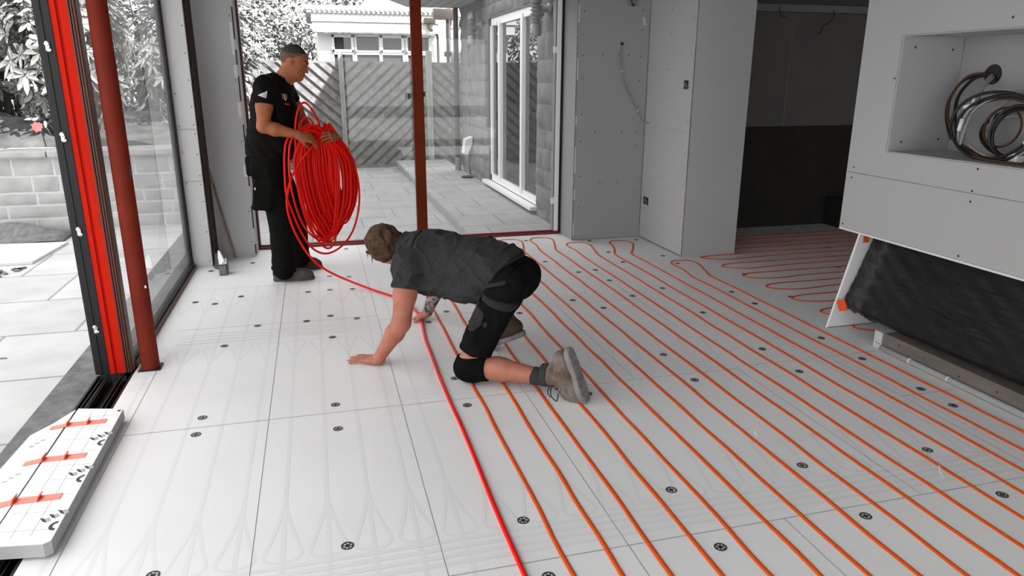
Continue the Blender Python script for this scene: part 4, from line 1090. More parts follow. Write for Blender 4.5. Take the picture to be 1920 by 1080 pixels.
# ================================================================== PEOPLE: continuous surfaces grown from blended limb volumes
class Field:
    """distance field on a regular grid; limbs and masses are blended in, then meshed as one surface"""
    def __init__(s, lo, hi, h):
        s.h = h; s.lo = np.array(lo, dtype=np.float32)
        s.n = [int(math.ceil((b-a)/h))+1 for a, b in zip(lo, hi)]
        s.D = np.full(s.n, 1.0, dtype=np.float32)
        s.ax = [s.lo[i]+h*np.arange(s.n[i], dtype=np.float32) for i in range(3)]
    def _sl(s, lo, hi):
        r = []
        for i in range(3):
            a = max(0, int((lo[i]-s.lo[i])/s.h)); b = min(s.n[i], int((hi[i]-s.lo[i])/s.h)+2)
            if b <= a: return None
            r.append(slice(a, b))
        return tuple(r)
    def _P(s, sl):
        return np.meshgrid(s.ax[0][sl[0]], s.ax[1][sl[1]], s.ax[2][sl[2]], indexing='ij')
    def _mix(s, sl, d, k, op):
        A = s.D[sl]
        if op == 'u':
            h = np.clip(.5+.5*(A-d)/k, 0, 1); s.D[sl] = A*(1-h)+d*h-k*h*(1-h)
        elif op == 's':
            h = np.clip(.5-.5*(A+d)/k, 0, 1); s.D[sl] = A*(1-h)-d*h+k*h*(1-h)
        elif op == 'm':
            s.D[sl] = np.minimum(A, d)
    def cone(s, a, b, ra, rb, k=.02, op='u'):
        a = np.array(a, dtype=np.float32); b = np.array(b, dtype=np.float32)
        pad = max(ra, rb)+k+2*s.h+.02
        sl = s._sl(np.minimum(a, b)-pad, np.maximum(a, b)+pad)
        if sl is None: return s
        X, Y, Z = s._P(sl); ab = b-a; L2 = float(ab@ab)+1e-9
        t = np.clip(((X-a[0])*ab[0]+(Y-a[1])*ab[1]+(Z-a[2])*ab[2])/L2, 0, 1)
        d = np.sqrt((X-a[0]-t*ab[0])**2+(Y-a[1]-t*ab[1])**2+(Z-a[2]-t*ab[2])**2)-(ra+(rb-ra)*t)
        s._mix(sl, d, k, op); return s
    def chain(s, pts, rs, k=.02):
        for i in range(len(pts)-1): s.cone(pts[i], pts[i+1], rs[i], rs[i+1], k)
        return s
    def ell(s, c, r, axes=None, k=.03, op='u'):
        c = np.array(c, dtype=np.float32); r = np.array(r, dtype=np.float32)
        pad = float(r.max())+k+2*s.h+.02
        sl = s._sl(c-pad, c+pad)
        if sl is None: return s
        X, Y, Z = s._P(sl); X = X-c[0]; Y = Y-c[1]; Z = Z-c[2]
        if axes is not None:
            A = np.array(axes, dtype=np.float32); A = A/np.linalg.norm(A, axis=1)[:, None]
            X, Y, Z = [A[i,0]*X+A[i,1]*Y+A[i,2]*Z for i in range(3)]
        k0 = np.sqrt((X/r[0])**2+(Y/r[1])**2+(Z/r[2])**2)+1e-6
        k1 = np.sqrt((X/r[0]**2)**2+(Y/r[1]**2)**2+(Z/r[2]**2)**2)+1e-6
        s._mix(sl, k0*(k0-1)/k1, k, op); return s
    def rbox(s, c, r, axes=None, rad=.01, k=.01, op='u'):
        c = np.array(c, dtype=np.float32)
        pad = float(np.linalg.norm(r))+k+2*s.h+.01
        sl = s._sl(c-pad, c+pad)
        if sl is None: return s
        X, Y, Z = s._P(sl); X = X-c[0]; Y = Y-c[1]; Z = Z-c[2]
        if axes is not None:
            A = np.array(axes, dtype=np.float32); A = A/np.linalg.norm(A, axis=1)[:, None]
            X, Y, Z = [A[i,0]*X+A[i,1]*Y+A[i,2]*Z for i in range(3)]
        q = [np.abs(v)-(rr-rad) for v, rr in zip((X, Y, Z), r)]
        d = np.sqrt(sum(np.maximum(v, 0)**2 for v in q))+np.minimum(np.maximum(np.maximum(q[0], q[1]), q[2]), 0)-rad
        s._mix(sl, d, k, op); return s
    def cut(s, p, n, box=None, k=.004):
        """remove everything on the side the normal points to (optionally inside a box only)"""
        sl = s._sl(*box) if box else (slice(0, s.n[0]), slice(0, s.n[1]), slice(0, s.n[2]))
        X, Y, Z = s._P(sl); n = np.array(n, dtype=np.float32); n /= np.linalg.norm(n)
        d = (X-p[0])*n[0]+(Y-p[1])*n[1]+(Z-p[2])*n[2]
        s.D[sl] = np.maximum(s.D[sl], d); return s
    def bump(s, fn, box=None, band=.05):
        sl = s._sl(*box) if box else (slice(0, s.n[0]), slice(0, s.n[1]), slice(0, s.n[2]))
        X, Y, Z = s._P(sl); A = s.D[sl]; m = np.abs(A) < band
        A[m] += fn(X[m], Y[m], Z[m]).astype(np.float32); return s
    def mesh(s):
        D = s.D
        D[0], D[-1] = np.maximum(D[0], .01), np.maximum(D[-1], .01)
        D[:,0], D[:,-1] = np.maximum(D[:,0], .01), np.maximum(D[:,-1], .01)
        D[:,:,0], D[:,:,-1] = np.maximum(D[:,:,0], .01), np.maximum(D[:,:,-1], .01)
        S = D < 0
        cnt = np.zeros([v-1 for v in s.n], dtype=np.int8)
        for i in (0,1):
            for j in (0,1):
                for k in (0,1):
                    cnt += S[i:s.n[0]-1+i, j:s.n[1]-1+j, k:s.n[2]-1+k]
        act = (cnt > 0) & (cnt < 8)
        idx = np.argwhere(act); N = len(idx)
        pos = np.zeros((N, 3)); num = np.zeros(N)
        offs = [(i,j,k) for i in (0,1) for j in (0,1) for k in (0,1)]
        val = {o: D[idx[:,0]+o[0], idx[:,1]+o[1], idx[:,2]+o[2]].astype(float) for o in offs}
        for o in offs:
            for a in range(3):
                if o[a]: continue
                p = list(o); p[a] = 1; p = tuple(p)
                va, vb = val[o], val[p]; c = (va < 0) != (vb < 0)
                t = np.where(c, va/np.where(c, va-vb, 1), 0)
                q = np.tile(np.array(o, float), (N, 1)); q[:, a] += t
                pos += q*c[:, None]; num += c
        V = s.lo+s.h*(idx+pos/num[:, None])
        vid = np.full(act.shape, -1, dtype=np.int64); vid[act] = np.arange(N)
        F = []
        for a in range(3):
            b, c = (a+1) % 3, (a+2) % 3
            n0 = [slice(None)]*3; n1 = [slice(None)]*3
            n0[a] = slice(0, s.n[a]-1); n1[a] = slice(1, s.n[a])
            ch = S[tuple(n0)] != S[tuple(n1)]
            e = np.argwhere(ch)
            e = e[(e[:, b] > 0) & (e[:, c] > 0) & (e[:, b] < s.n[b]-1) & (e[:, c] < s.n[c]-1)]
            sg = S[e[:,0], e[:,1], e[:,2]]
            def cell(db, dc):
                q = e.copy(); q[:, b] += db; q[:, c] += dc
                return vid[q[:,0], q[:,1], q[:,2]]
            quad = np.stack([cell(-1,-1), cell(0,-1), cell(0,0), cell(-1,0)], 1)
            quad[~sg] = quad[~sg][:, ::-1]
            F.append(quad)
        return V, np.concatenate(F)

_NR = np.random.RandomState(4).rand(34, 34, 34)
def vnoise(x, y, z):
    """smooth value noise in [-1,1]"""
    def w(v):
        f = np.floor(v); t = v-f; return (f.astype(int) % 32), t*t*(3-2*t)
    i, u = w(np.asarray(x, float)); j, v = w(np.asarray(y, float)); k, t = w(np.asarray(z, float))
    def g(a, b, c): return _NR[i+a, j+b, k+c]
    a0 = (g(0,0,0)*(1-u)+g(1,0,0)*u)*(1-v)+(g(0,1,0)*(1-u)+g(1,1,0)*u)*v
    a1 = (g(0,0,1)*(1-u)+g(1,0,1)*u)*(1-v)+(g(0,1,1)*(1-u)+g(1,1,1)*u)*v
    return (a0*(1-t)+a1*t)*2-1

def field_obj(name, fld, mats, parent, tf=None, pick=None, keep=None):
    V, F = fld.mesh()
    if tf is not None: V = tf(V)
    org = np.array(ORG[parent.name]) if parent else np.array([V[:,0].mean(), V[:,1].mean(), V[:,2].min()])
    me = bpy.data.meshes.new(name)
    me.vertices.add(len(V)); me.vertices.foreach_set('co', (V-org).astype(np.float32).ravel())
    me.loops.add(F.size); me.loops.foreach_set('vertex_index', F.ravel().astype(np.int32))
    me.polygons.add(len(F)); me.polygons.foreach_set('loop_start', np.arange(0, F.size, 4, dtype=np.int32))
    mats = mats if isinstance(mats, (list, tuple)) else [mats]
    for m in mats: me.materials.append(m)
    if pick is not None:
        cen = V[F].mean(1)
        me.polygons.foreach_set('material_index', pick(cen).astype(np.int32))
    me.polygons.foreach_set('use_smooth', np.ones(len(F), dtype=bool))
    me.update(calc_edges=True); me.validate()
    bm = bmesh.new(); bm.from_mesh(me)
    bmesh.ops.recalc_face_normals(bm, faces=bm.faces)
    bm.to_mesh(me); bm.free()
    o = bpy.data.objects.new(name, me); COL.objects.link(o)
    if parent: o.parent = parent
    else: o.location = org
    ORG[o.name] = Vector(org)
    return o

def skin_mat(name, col, col2):
    m = mat(name, col, .55, noise=(16, .2, 5, col2), bump=(90, .06), spec=.35)
    b = m.node_tree.nodes['Principled BSDF']
    b.inputs['Subsurface Weight'].default_value = .08
    b.inputs['Subsurface Radius'].default_value = (.01, .004, .002)
    return m
M['skin1'] = skin_mat('tanned_skin', (.36,.118,.050), (.28,.080,.028))
M['skin2'] = skin_mat('pale_skin', (.39,.160,.105), (.33,.105,.065))
M['lips'] = mat('lips', (.20,.045,.03), .5)
M['eye'] = mat('dark_eye', (.05,.03,.025), .4)  # dark tone for the eye slits
M['stubble'] = mat('cropped_grey_hair', (.055,.05,.047), .85, noise=(120, .6, 3), bump=(150, .3))
M['hair'] = mat('brown_hair', (.085,.040,.018), .6, noise=(45, .6, 4, (.016,.009,.005)), bump=(110, .5), spec=.2)
M['shirt1'] = mat('black_tshirt', (.006,.0055,.005), .9, noise=(5, .3, 5), bump=(120, .08), spec=.1)
M['shirt2'] = mat('charcoal_tshirt', (.036,.036,.037), .95, noise=(70, .35, 4), bump=(140, .12), spec=.2)
M['trousers'] = mat('black_work_trousers', (.0055,.005,.0045), .9, noise=(6, .4, 5), bump=(150, .1), spec=.1)
M['shorts'] = mat('black_work_shorts', (.006,.006,.006), .9, noise=(8, .4, 5), bump=(150, .1), spec=.1)
M['pocket'] = mat('charcoal_pocket_fabric', (.013,.013,.014), .85, noise=(30, .3, 3), bump=(150, .1))
M['kneepad'] = mat('black_knee_pad', (.003,.003,.003), .85, spec=.08)
M['sock'] = mat('charcoal_sock', (.03,.03,.03), .95, bump=(160, .3))
M['boot'] = mat('scuffed_brown_boot', (.20,.165,.14), .8, noise=(17, .7, 6, (.060,.032,.020)), bump=(30, .3))
M['boot_dark'] = mat('dark_brown_boot', (.075,.040,.025), .75, noise=(14, .5, 5))
M['sole'] = mat('grey_boot_sole', (.24,.24,.235), .85, noise=(20, .4, 4), bump=(40, .2))
M['shoe1'] = mat('worn_grey_boot', (.085,.08,.075), .85, noise=(12, .4, 5), bump=(40, .2))
M['shoe2'] = mat('worn_brown_boot', (.085,.055,.042), .85, noise=(12, .4, 5), bump=(40, .2))
M['lace'] = mat('dark_laces', (.015,.014,.013), .8)
M['patch_white'] = mat('white_print', (.55,.55,.56), .7)
M['patch_red'] = mat('red_print', (.55,.035,.015), .7)
M['tattoo'] = mat('tattooed_skin', (.30,.22,.19), .6, noise=(38, .9, 5, (.035,.038,.042)))
t_ = M['tattoo'].node_tree; r_ = [n for n in t_.nodes if n.type == 'VALTORGB'][0]; r_.color_ramp.elements[0].position = .46; r_.color_ramp.elements[1].position = .56

def V3(*a): return np.array(a, dtype=float)
def unit(v): v = np.array(v, float); return v/np.linalg.norm(v)

def add_head(f, c, up, fw, s=1.0, ear_k=.004, jaw=1.0):
    """c: centre of skull; up/fw: directions; s: scale (1 = 0.235 m tall head)"""
    up = unit(up); fw = unit(np.array(fw)-up*np.dot(fw, up)); rt = np.cross(fw, up)   # rt: the person's right
    A = [fw, rt, up]
    def P(a, b, h): return np.array(c)+s*(fw*a+rt*b+up*h)
    f.ell(P(-.012,0,.028), (.098*s,.077*s,.092*s), A, .02)            # skull
    f.ell(P(.030,0,-.010), (.066*s,.066*s,.085*s), A, .03)            # face mass
    f.ell(P(.040,0,-.070), (.050*s*jaw,.052*s,.042*s), A, .03)        # jaw
    f.ell(P(.074,0,-.094), (.022*s,.026*s,.020*s), A, .02)            # chin
    for q in (1, -1):
        f.ell(P(.052,q*.042,-.022), (.030*s,.026*s,.024*s), A, .015)  # cheek bone
        f.ell(P(.080,q*.030,.024), (.020*s,.026*s,.010*s), A, .010)   # brow ridge
        f.ell(P(.096,q*.031,.004), (.018*s,.019*s,.012*s), A, .008, 's')   # eye socket
        f.ell(P(.078,q*.031,.003), (.013*s,.014*s,.012*s), A, .003)   # eye ball and lid
        f.ell(P(-.008,q*.080,-.004), (.018*s,.007*s,.031*s), [fw+.15*up, rt+.25*fw*q*-1, up], ear_k)   # ear
        f.ell(P(-.004,q*.087,.000), (.010*s,.006*s,.018*s), A, .003, 's')
        f.ell(P(.099,q*.012,-.036), (.012*s,.009*s,.008*s), A, .005)  # nostril wing
    f.cone(P(.086,0,.014), P(.104,0,-.028), .009*s, .011*s, .010)     # nose bridge
    f.ell(P(.106,0,-.033), (.013*s,.012*s,.010*s), A, .006)           # nose tip
    f.ell(P(.092,0,-.057), (.014*s,.024*s,.006*s), A, .006)           # upper lip
    f.ell(P(.089,0,-.071), (.014*s,.020*s,.006*s), A, .006)           # lower lip
    f.ell(P(.104,0,-.064), (.014*s,.020*s,.0028*s), A, .003, 's')     # mouth line
    return P

def add_hand(f, wrist, dirn, back, thumb_side, curl=(.2,.2,.2,.2), s=1.0, spread=.12, thumb=(.5,.3,.0), rfac=1.0):
    """palm + five fingers. dirn: wrist->knuckles; back: out of the back of the hand; thumb_side: +1/-1 picks the side"""
    d = unit(dirn); b = unit(np.array(back)-d*np.dot(back, d)); side = np.cross(d, b)*thumb_side   # points to the thumb
    w = np.array(wrist, float)
    def P(a, q, h): return w+s*(d*a+side*q+b*h)
    f.ell(P(.050,.002,.0), (.054*s,.041*s,.015*s), [d, side, b], .012)
    f.cone(P(.0,0,0), P(.055,.0,.002), .026*s, .020*s, .018)
    f.cone(P(.012,.022,-.008), P(.045,.030,-.008), .017*s, .014*s, .012)   # ball of the thumb
    f.cone(P(.012,-.024,-.006), P(.060,-.028,-.004), .015*s, .012*s, .012) # heel of the little finger
    base = [(.094,.030,.001), (.099,.010,.003), (.095,-.011,.002), (.086,-.030,.0)]
    Ls = [(.044,.026,.021), (.048,.030,.022), (.045,.028,.021), (.034,.021,.018)]
    rr = [.0098,.0102,.0096,.0084]
    for i in range(4):
        p = P(*base[i]); sp = spread*(1.5-i)/1.5
        dd = unit(d*math.cos(sp)+side*math.sin(sp)); ang = 0
        f.cone(P(.045, base[i][1]*.7, .002), p, .012*s, .0112*s*rfac, .008)
        f.ell(p+b*.002*s, (.011*s,.0105*s,.0105*s), None, .004)
        cv = curl[i] if hasattr(curl[i], '__len__') else (curl[i], curl[i]*1.2, curl[i]*.8)
        for j, L in enumerate(Ls[i]):
            ang += cv[j]
            v = dd*math.cos(ang)-b*math.sin(ang)
            q = p+v*L*s; r0 = rr[i]*s*rfac*(1-.07*j); f.cone(p, q, r0, r0*.92, .003); 
            p = q
    # thumb leaves the side of the palm near its base
    p = P(.026,.030,-.006); a1, a2, a3 = thumb
    v = unit(d*math.cos(a1)+side*math.sin(a1)-b*a3)
    q = p+v*.040*s; f.cone(p, q, .0135*s, .0115*s, .008)
    v2 = unit(d*math.cos(a1-a2)+side*math.sin(a1-a2)-b*a3*1.3)
    q2 = q+v2*.030*s; f.cone(q, q2, .0112*s, .0105*s, .003)
    q3 = q2+unit(v2-b*.15)*.022*s; f.cone(q2, q3, .0102*s, .0082*s, .003)

# ------------------------------------------------------------------ STANDING MAN (faces +X, right side to the camera)
a_ = math.radians(14)
F1 = V3(math.cos(a_), -math.sin(a_), 0); R1_ = V3(-math.sin(a_), -math.cos(a_), 0); U1 = V3(0,0,1)
man1 = thing('person', (-.24, 5.8, 0), 'standing man in a black T-shirt and work trousers holding the red pipe coil', 'person')
hc = V3(-.112, 5.68, 1.632); hup = V3(.38, -.02, .92); hfw = V3(.92, -.16, -.38)
sh_r = V3(-.318, 5.535, 1.452); sh_l = V3(-.212, 5.885, 1.452)
el_r = V3(-.352, 5.475, 1.190); wr_r = V3(-.118, 5.455, 1.128)
el_l = V3(-.060,6.010,1.120); wr_l = V3(.142,5.645,1.100)
f = Field((-.56, 5.38, .0), (.26, 6.14, 1.79), .0050)
tor = [V3(-.345,5.715,.92), V3(-.315,5.71,1.10), V3(-.285,5.705,1.28), V3(-.262,5.70,1.42)]
for c_, r_ in zip(tor, ((.115,.15,.12), (.115,.145,.13), (.12,.16,.13), (.105,.165,.09))): f.ell(c_, r_, [F1, R1_, U1], .05)
# neck and head
f.cone((-.232,5.70,1.46), (-.150,5.682,1.575), .066, .060, .03)
f.cone((-.205,5.695,1.50), (-.110,5.68,1.545), .050, .044, .03)
HP1 = add_head(f, hc, hup, hfw, 1.0)
# arms
for sh, el, wr in ((sh_r, el_r, wr_r), (sh_l, el_l, wr_l)):
    f.cone(sh, sh+(el-sh)*.5, .058, .056, .03); f.cone(sh+(el-sh)*.45, el, .056, .044, .03)
    m_ = el+(wr-el)*.32; f.cone(el, m_, .043, .047, .02); f.cone(m_, wr, .046, .0285, .02)
# hands on the coil
add_hand(f, wr_r, (.93, .22, -.30), (.15, -.75, .65), 1, ((.5,.7,.5),(.55,.75,.5),(.6,.8,.5),(.65,.8,.5)), 1.0, .10, (.55,.5,.5))
add_hand(f, wr_l, (-.42, -.90, .08), (.80, -.42, .42), 1, ((.55,.9,.7),(.6,.9,.7),(.65,.9,.7),(.7,.9,.7)), 1.0, .10, (.5,.5,.5))
# legs inside the trousers
for hp, kn, an in (((-.345,5.63,.90),(-.285,5.62,.50),(-.315,5.66,.09)), ((-.335,5.80,.90),(-.205,5.90,.49),(-.215,5.99,.09))):
    f.cone(hp, kn, .072, .052, .03); f.cone(kn, an, .050, .036, .02)
def pick1(c):
    m = np.zeros(len(c))
    q = (c-np.array(hc)); u_ = unit(hup); w_ = unit(hfw-u_*np.dot(hfw, u_)); r_ = np.cross(w_, u_)
    a, b, h = q@w_, q@r_, q@u_
    # close-cropped hair: above a line that runs from temple over the ear to the nape
    hair = (h > .034+.62*np.clip(a-.01, -.2, .2)+.45*np.clip(a-.02, 0, .2)) & (h > -.030) & (a < .080)
    fade = hair & (h < .058+.35*np.clip(a,-.1,.1))
    hair = hair | ((a < -.045) & (h > -.045+.3*np.abs(b)) & (h > -.05))
    hair &= ~((np.abs(b) > .072) & (h < .038) & (a > -.04))
    m[hair & (c[:,2] > 1.5)] = 1
    m[((hair & (h < .040)) | fade) & (c[:,2] > 1.5)] = 4
    lip = (np.abs(h+.064) < .0075) & (a > .086) & (np.abs(b) < .021); m[lip] = 2
    eye = (np.abs(h-.0015) < .0030) & (a > .076) & (np.abs(np.abs(b)-.032) < .010); m[eye] = 3
    br = (np.abs(h-.029-.03*(np.abs(b)-.03)) < .0045) & (a > .070) & (np.abs(np.abs(b)-.032) < .020); m[br] = 1
    return m
M['fade'] = mat('faded_stubble', (.155,.085,.058), .8, noise=(150, .5, 3))
body1 = field_obj('body', f, [M['skin1'], M['stubble'], M['lips'], M['eye'], M['fade']], man1, None, pick1)

# T-shirt
f = Field((-.56, 5.38, .86), (.08, 6.10, 1.60), .0055)
f.ell((-.345,5.715,.985), (.165,.195,.125), [F1, R1_, U1], .05)
f.ell((-.300,5.71,1.10), (.190,.200,.165), [F1, R1_, U1], .06)
f.ell((-.282,5.705,1.28), (.170,.200,.16), [F1, R1_, U1], .06)
f.ell((-.268,5.70,1.42), (.135,.195,.095), [F1, R1_, U1], .05)
f.cone((-.275,5.62,1.485), (-.315,5.545,1.455), .062, .072, .04); f.cone((-.225,5.78,1.485), (-.212,5.88,1.455), .062, .072, .04)
f.cone((-.24,5.70,1.47), (-.20,5.695,1.53), .085, .070, .03)
e1 = sh_r+(el_r-sh_r)*.62; e2 = sh_l+(el_l-sh_l)*.62
f.cone(sh_r, e1, .074, .072, .04); f.cone(sh_l, e2, .074, .072, .04)
def wr1(x, y, z):
    n = -.010*(1-np.abs(vnoise(x*8+z*5+3, y*7, z*7-x*5)))**5+vnoise(x*9+z*4, y*9, z*7-x*5)*.007+vnoise(x*22+z*10, y*20, z*12)*.0035
    sag = .006*np.sin((z*1.0+x*1.3)*60)*np.clip((1.12-z)*4, 0, 1)
    return n+sag
f.bump(wr1)
f.cut((-.40,5.5,.955), (-.25,0,-1))
ur = unit(el_r-sh_r); ul = unit(el_l-sh_l)
f.cut(sh_r+ur*.118, ur, ((-.56,5.30,1.2), (-.265,5.535,1.45))); f.cut(sh_l+ul*.128, ul, ((-.30,5.86,1.15), (.1,6.1,1.45)))
f.cone((-.232,5.70,1.50), (-.170,5.685,1.60), .068, .071, .004, 's')      # neck opening
shirt1 = field_obj('tshirt', f, M['shirt1'], man1)

def stick_on(name, fld_c, pts_uv, org_p, ux, uy, nrm, m, parent, off=.0025, target=None):
    """thin print laid on the cloth: 2-D outline dropped onto the garment surface along nrm"""
    pass
def decal(name, target, org_p, ux, uy, polys, mats, parent):
    """thin prints laid on the cloth by dropping each vertex onto the garment along the view normal of the patch"""
    ux = Vector(ux).normalized(); uy = Vector(uy); uy = (uy-ux*uy.dot(ux)).normalized(); n = ux.cross(uy)
    to = ORG[target.name]
    mb = MB()
    bvh_me = target.data
    from mathutils.bvhtree import BVHTree
    bvh = BVHTree.FromPolygons([v.co.copy() for v in bvh_me.vertices], [p.vertices[:] for p in bvh_me.polygons])
    for poly, mi, off in polys:
        # subdivide the polygon as a fan of small triangles
        cx = sum(p[0] for p in poly)/len(poly); cy = sum(p[1] for p in poly)/len(poly)
        ring = []
        for i in range(len(poly)):
            p, q = poly[i], poly[(i+1) % len(poly)]
            for s in range(4): ring.append((p[0]+(q[0]-p[0])*s/4, p[1]+(q[1]-p[1])*s/4))
        rings = [[(cx+(x-cx)*k, cy+(y-cy)*k) for x, y in ring] for k in (1, .66, .33)]
        vs = []
        for rg in rings+[[(cx, cy)]]:
            for x, y in rg:
                p = Vector(org_p)+ux*x+uy*y
                hit = bvh.ray_cast(p+n*.25-to, -n)
                hp = (hit[0]+to+n*off) if hit[0] is not None else p
                vs.append(hp)
        m_ = len(ring); fs = []
        for k in range(2): fs += [(k*m_+i, k*m_+(i+1) % m_, (k+1)*m_+(i+1) % m_, (k+1)*m_+i) for i in range(m_)]
        fs += [(2*m_+i, 2*m_+(i+1) % m_, 3*m_) for i in range(m_)]
        mb.add(vs, fs, mi)
    return mb.build(name, mats, parent, True)
decal('sleeve_patch', shirt1, (-.325, 5.45, 1.405), (1,0,0), (0,0,1), [([(-.044,.0),(.024,.028),(.012,-.022)], 0, .003), ([(-.030,-.002),(-.010,.006),(.006,-.008),(.002,-.014)], 1, .0045)], [M['patch_white'], M['print_grey']], shirt1)
decal('chest_logo', shirt1, (-.165, 5.52, 1.385), (.85,.52,0), (0,0,1), [([(-.030,.028),(-.018,.028),(-.012,-.012),(-.024,-.012)], 0, .003), ([(-.012,.026),(.002,.024),(.010,-.022),(-.004,-.020)], 1, .003), ([(.014,.024),(.022,.022),(.020,-.012),(.014,-.010)], 2, .003), ([(-.012,-.038),(.030,-.042),(.032,-.054),(-.010,-.050)], 0, .003)], [M['patch_red'], M['patch_white'], M['print_grey']], shirt1)

# trousers with thigh pockets
f = Field((-.56, 5.48, .0), (.0, 6.12, 1.06), .0055)
f.ell((-.365,5.715,.93), (.140,.180,.125), [F1, R1_, U1], .05)
legs = (((-.352,5.63,.88),(-.292,5.625,.50),(-.308,5.66,.10)), ((-.340,5.80,.88),(-.212,5.90,.49),(-.205,5.985,.10)))
for hp, kn, an in legs:
    hp, kn, an = map(np.array, (hp, kn, an))
    f.cone(hp, kn, .118, .094, .04); f.cone(kn, an, .092, .088, .03)
f.rbox((-.400,5.556,.69), (.078,.032,.11), [F1+V3(0,0,-.15), R1_, U1], .028, .035)       # cargo pocket
f.rbox((-.40,5.555,.86), (.07,.030,.05), [F1, R1_, U1], .02, .02)
f.rbox((-.452,5.70,.90), (.03,.12,.07), [F1, R1_, U1], .02, .02)
def wr2(x, y, z):
    low = np.clip((.55-z)*3, 0, 1)
    return vnoise(x*12, y*12, z*9)*.006+vnoise(x*18+3, y*18, z*26)*.005*low+.006*np.sin(z*120+x*22+y*30)*np.clip((.20-z)*8, 0, 1)*np.clip(z*30-1, 0, 1)
f.bump(wr2)
f.cut((0,0,.035), (.10,0,-1)); f.cut((-.36,5.7,1.035), (0,0,1))
tr1 = field_obj('trousers', f, M['trousers'], man1)
b = MB(); b.bar((-.455, 5.536, .735), (-.452, 5.536, .752), .010, .002, up=(0,1,0)); b.build('pocket_tag', M['patch_white'], tr1)

def shoe(name, heel, toe, m, ms, parent, lab=None, w_=.048, tf=None, sole_mat=True, hgt=.10, ank=None):
    heel = np.array(heel, float); toe = np.array(toe, float); d = unit(toe-heel); L = np.linalg.norm(toe-heel)
    up = V3(0,0,1); sd = np.cross(d, up)
    lo = np.minimum(heel, toe)-.09; hi = np.maximum(heel, toe)+.09; lo[2] = -.004; hi[2] = hgt+.09
    f = Field(lo, hi, .0045)
    def P(a, h, s_=0): return heel+d*a*L+sd*s_+up*h
    f.cone(P(.15,.045), P(.30,.050), .040, .043, .02)
    f.cone(P(.30,.048), P(.72,.042), .043, .046, .03)
    f.cone(P(.72,.040), P(.86,.034), .045, .036, .03)
    f.cone(P(.17,.05), P(.18,hgt), .042, .043, .03)
    f.cone(P(.30,.075), P(.60,.062), .030, .028, .03)
    f.bump(lambda x, y, z: vnoise(x*30, y*30, z*30)*.002)
    f.cut((0,0,.014), (0,0,-1)); f.cut((0,0,hgt+.02), (0,0,1))
    o = field_obj(name, f, m, parent)
    f = Field(lo, hi, .0045)
    f.cone(P(.14,.012), P(.30,.012), .042, .041, .02); f.cone(P(.30,.012), P(.70,.012), .041, .049, .02); f.cone(P(.70,.012), P(.87,.012), .048, .038, .02)
    f.cut((0,0,.026), (0,0,1)); f.cut((0,0,.001), (0,0,-1))
    field_obj('sole', f, ms, o)
    b = MB()
    for k in range(4):
        a = .36+.07*k; h = .103-.010*k
        b.tube([P(a,h-.010,-.026), P(a,h,0), P(a+.02,h-.010,.026)], .0028, 6)
    b.tube([P(.34,.108,0), P(.36,.118,.02), P(.40,.10,.035), P(.42,.075,.045)], .0025, 6)
    b.build('laces', M['lace'], o, True)
    return o
shoe('boot', (-.400,5.685,0), (-.078,5.672,0), M['shoe1'], M['shoe1'], man1)
shoe('boot', (-.285,5.995,0), (-.020,6.01,0), M['shoe2'], M['shoe2'], man1)

# ------------------------------------------------------------------ KNEELING MAN: local axes d (forward), n (to his right), z
K0 = V3(.70, 3.41, 0); dv = V3(-.79,.615,0); dv /= np.linalg.norm(dv); nv = V3(dv[1], -dv[0], 0)
def TF(V): return K0+V[:, :1]*dv+V[:, 1:2]*nv+V[:, 2:3]*V3(0,0,1)
def W(p): return tuple(K0+p[0]*dv+p[1]*nv+p[2]*V3(0,0,1))
man2 = thing('person', (.55, 3.75, 0), 'kneeling man in a charcoal T-shirt and black shorts pressing pipe into the floor', 'person')
hc2 = V3(.665,.30,.595); hup2 = V3(.80,-.12,.50); hfw2 = V3(.30,.50,-.72)
shl = V3(.425,.115,.555); shr = V3(.455,.50,.560)
ell_ = V3(.420,.010,.262); wrl = V3(.560,.0,.052)
elr = V3(.560,.715,.300); wrr = V3(.690,.765,.062)
f = Field((-.72, -.12, .0), (.90, .92, .74), .0050)
f.ell((.32,.30,.555), (.19,.165,.115), None, .05); f.ell((.10,.295,.545), (.18,.145,.115), None, .05); f.ell((-.07,.28,.515), (.11,.15,.105), None, .05)
f.cone((.45,.30,.600), (.570,.30,.598), .066, .060, .03)
HP2 = add_head(f, hc2, hup2, hfw2, 1.0)
f.cone(shl, shl+(ell_-shl)*.5, .062, .060, .03); f.cone(shl+(ell_-shl)*.45, ell_, .060, .050, .03)
m_ = ell_+(wrl-ell_)*.30; f.cone(ell_, m_, .049, .050, .02); f.cone(m_, wrl, .049, .032, .02)
f.cone(shr, elr, .060, .047, .03); m_ = elr+(wrr-elr)*.32; f.cone(elr, m_, .046, .049, .02); f.cone(m_, wrr, .048, .031, .02)
add_hand(f, wrl+V3(.0,0,-.018), (1,-.02,-.12), (.12,0,1), -1, ((.02,.12,.05),(.03,.12,.05),(.02,.13,.05),(.0,.12,.05)), 1.06, .34, (.75,.25,.08))
add_hand(f, wrr+V3(.0,0,-.010), (.86,.05,-.45), (.45,0,.86), 1, ((.1,.5,.4),(.1,.5,.4),(.12,.5,.4),(.12,.45,.4)), 1.0, .16, (.9,.3,.15))
# left leg (kneeling)
f.cone((-.13,.14,.47), (.005,.0,.115), .072, .062, .03); f.ell((.02,0,.080), (.058,.056,.066), None, .02)
f.cone((.0,0,.082), (-.17,.0,.096), .058, .057, .03); f.cone((-.15,0,.096), (-.40,0,.090), .057, .040, .03)
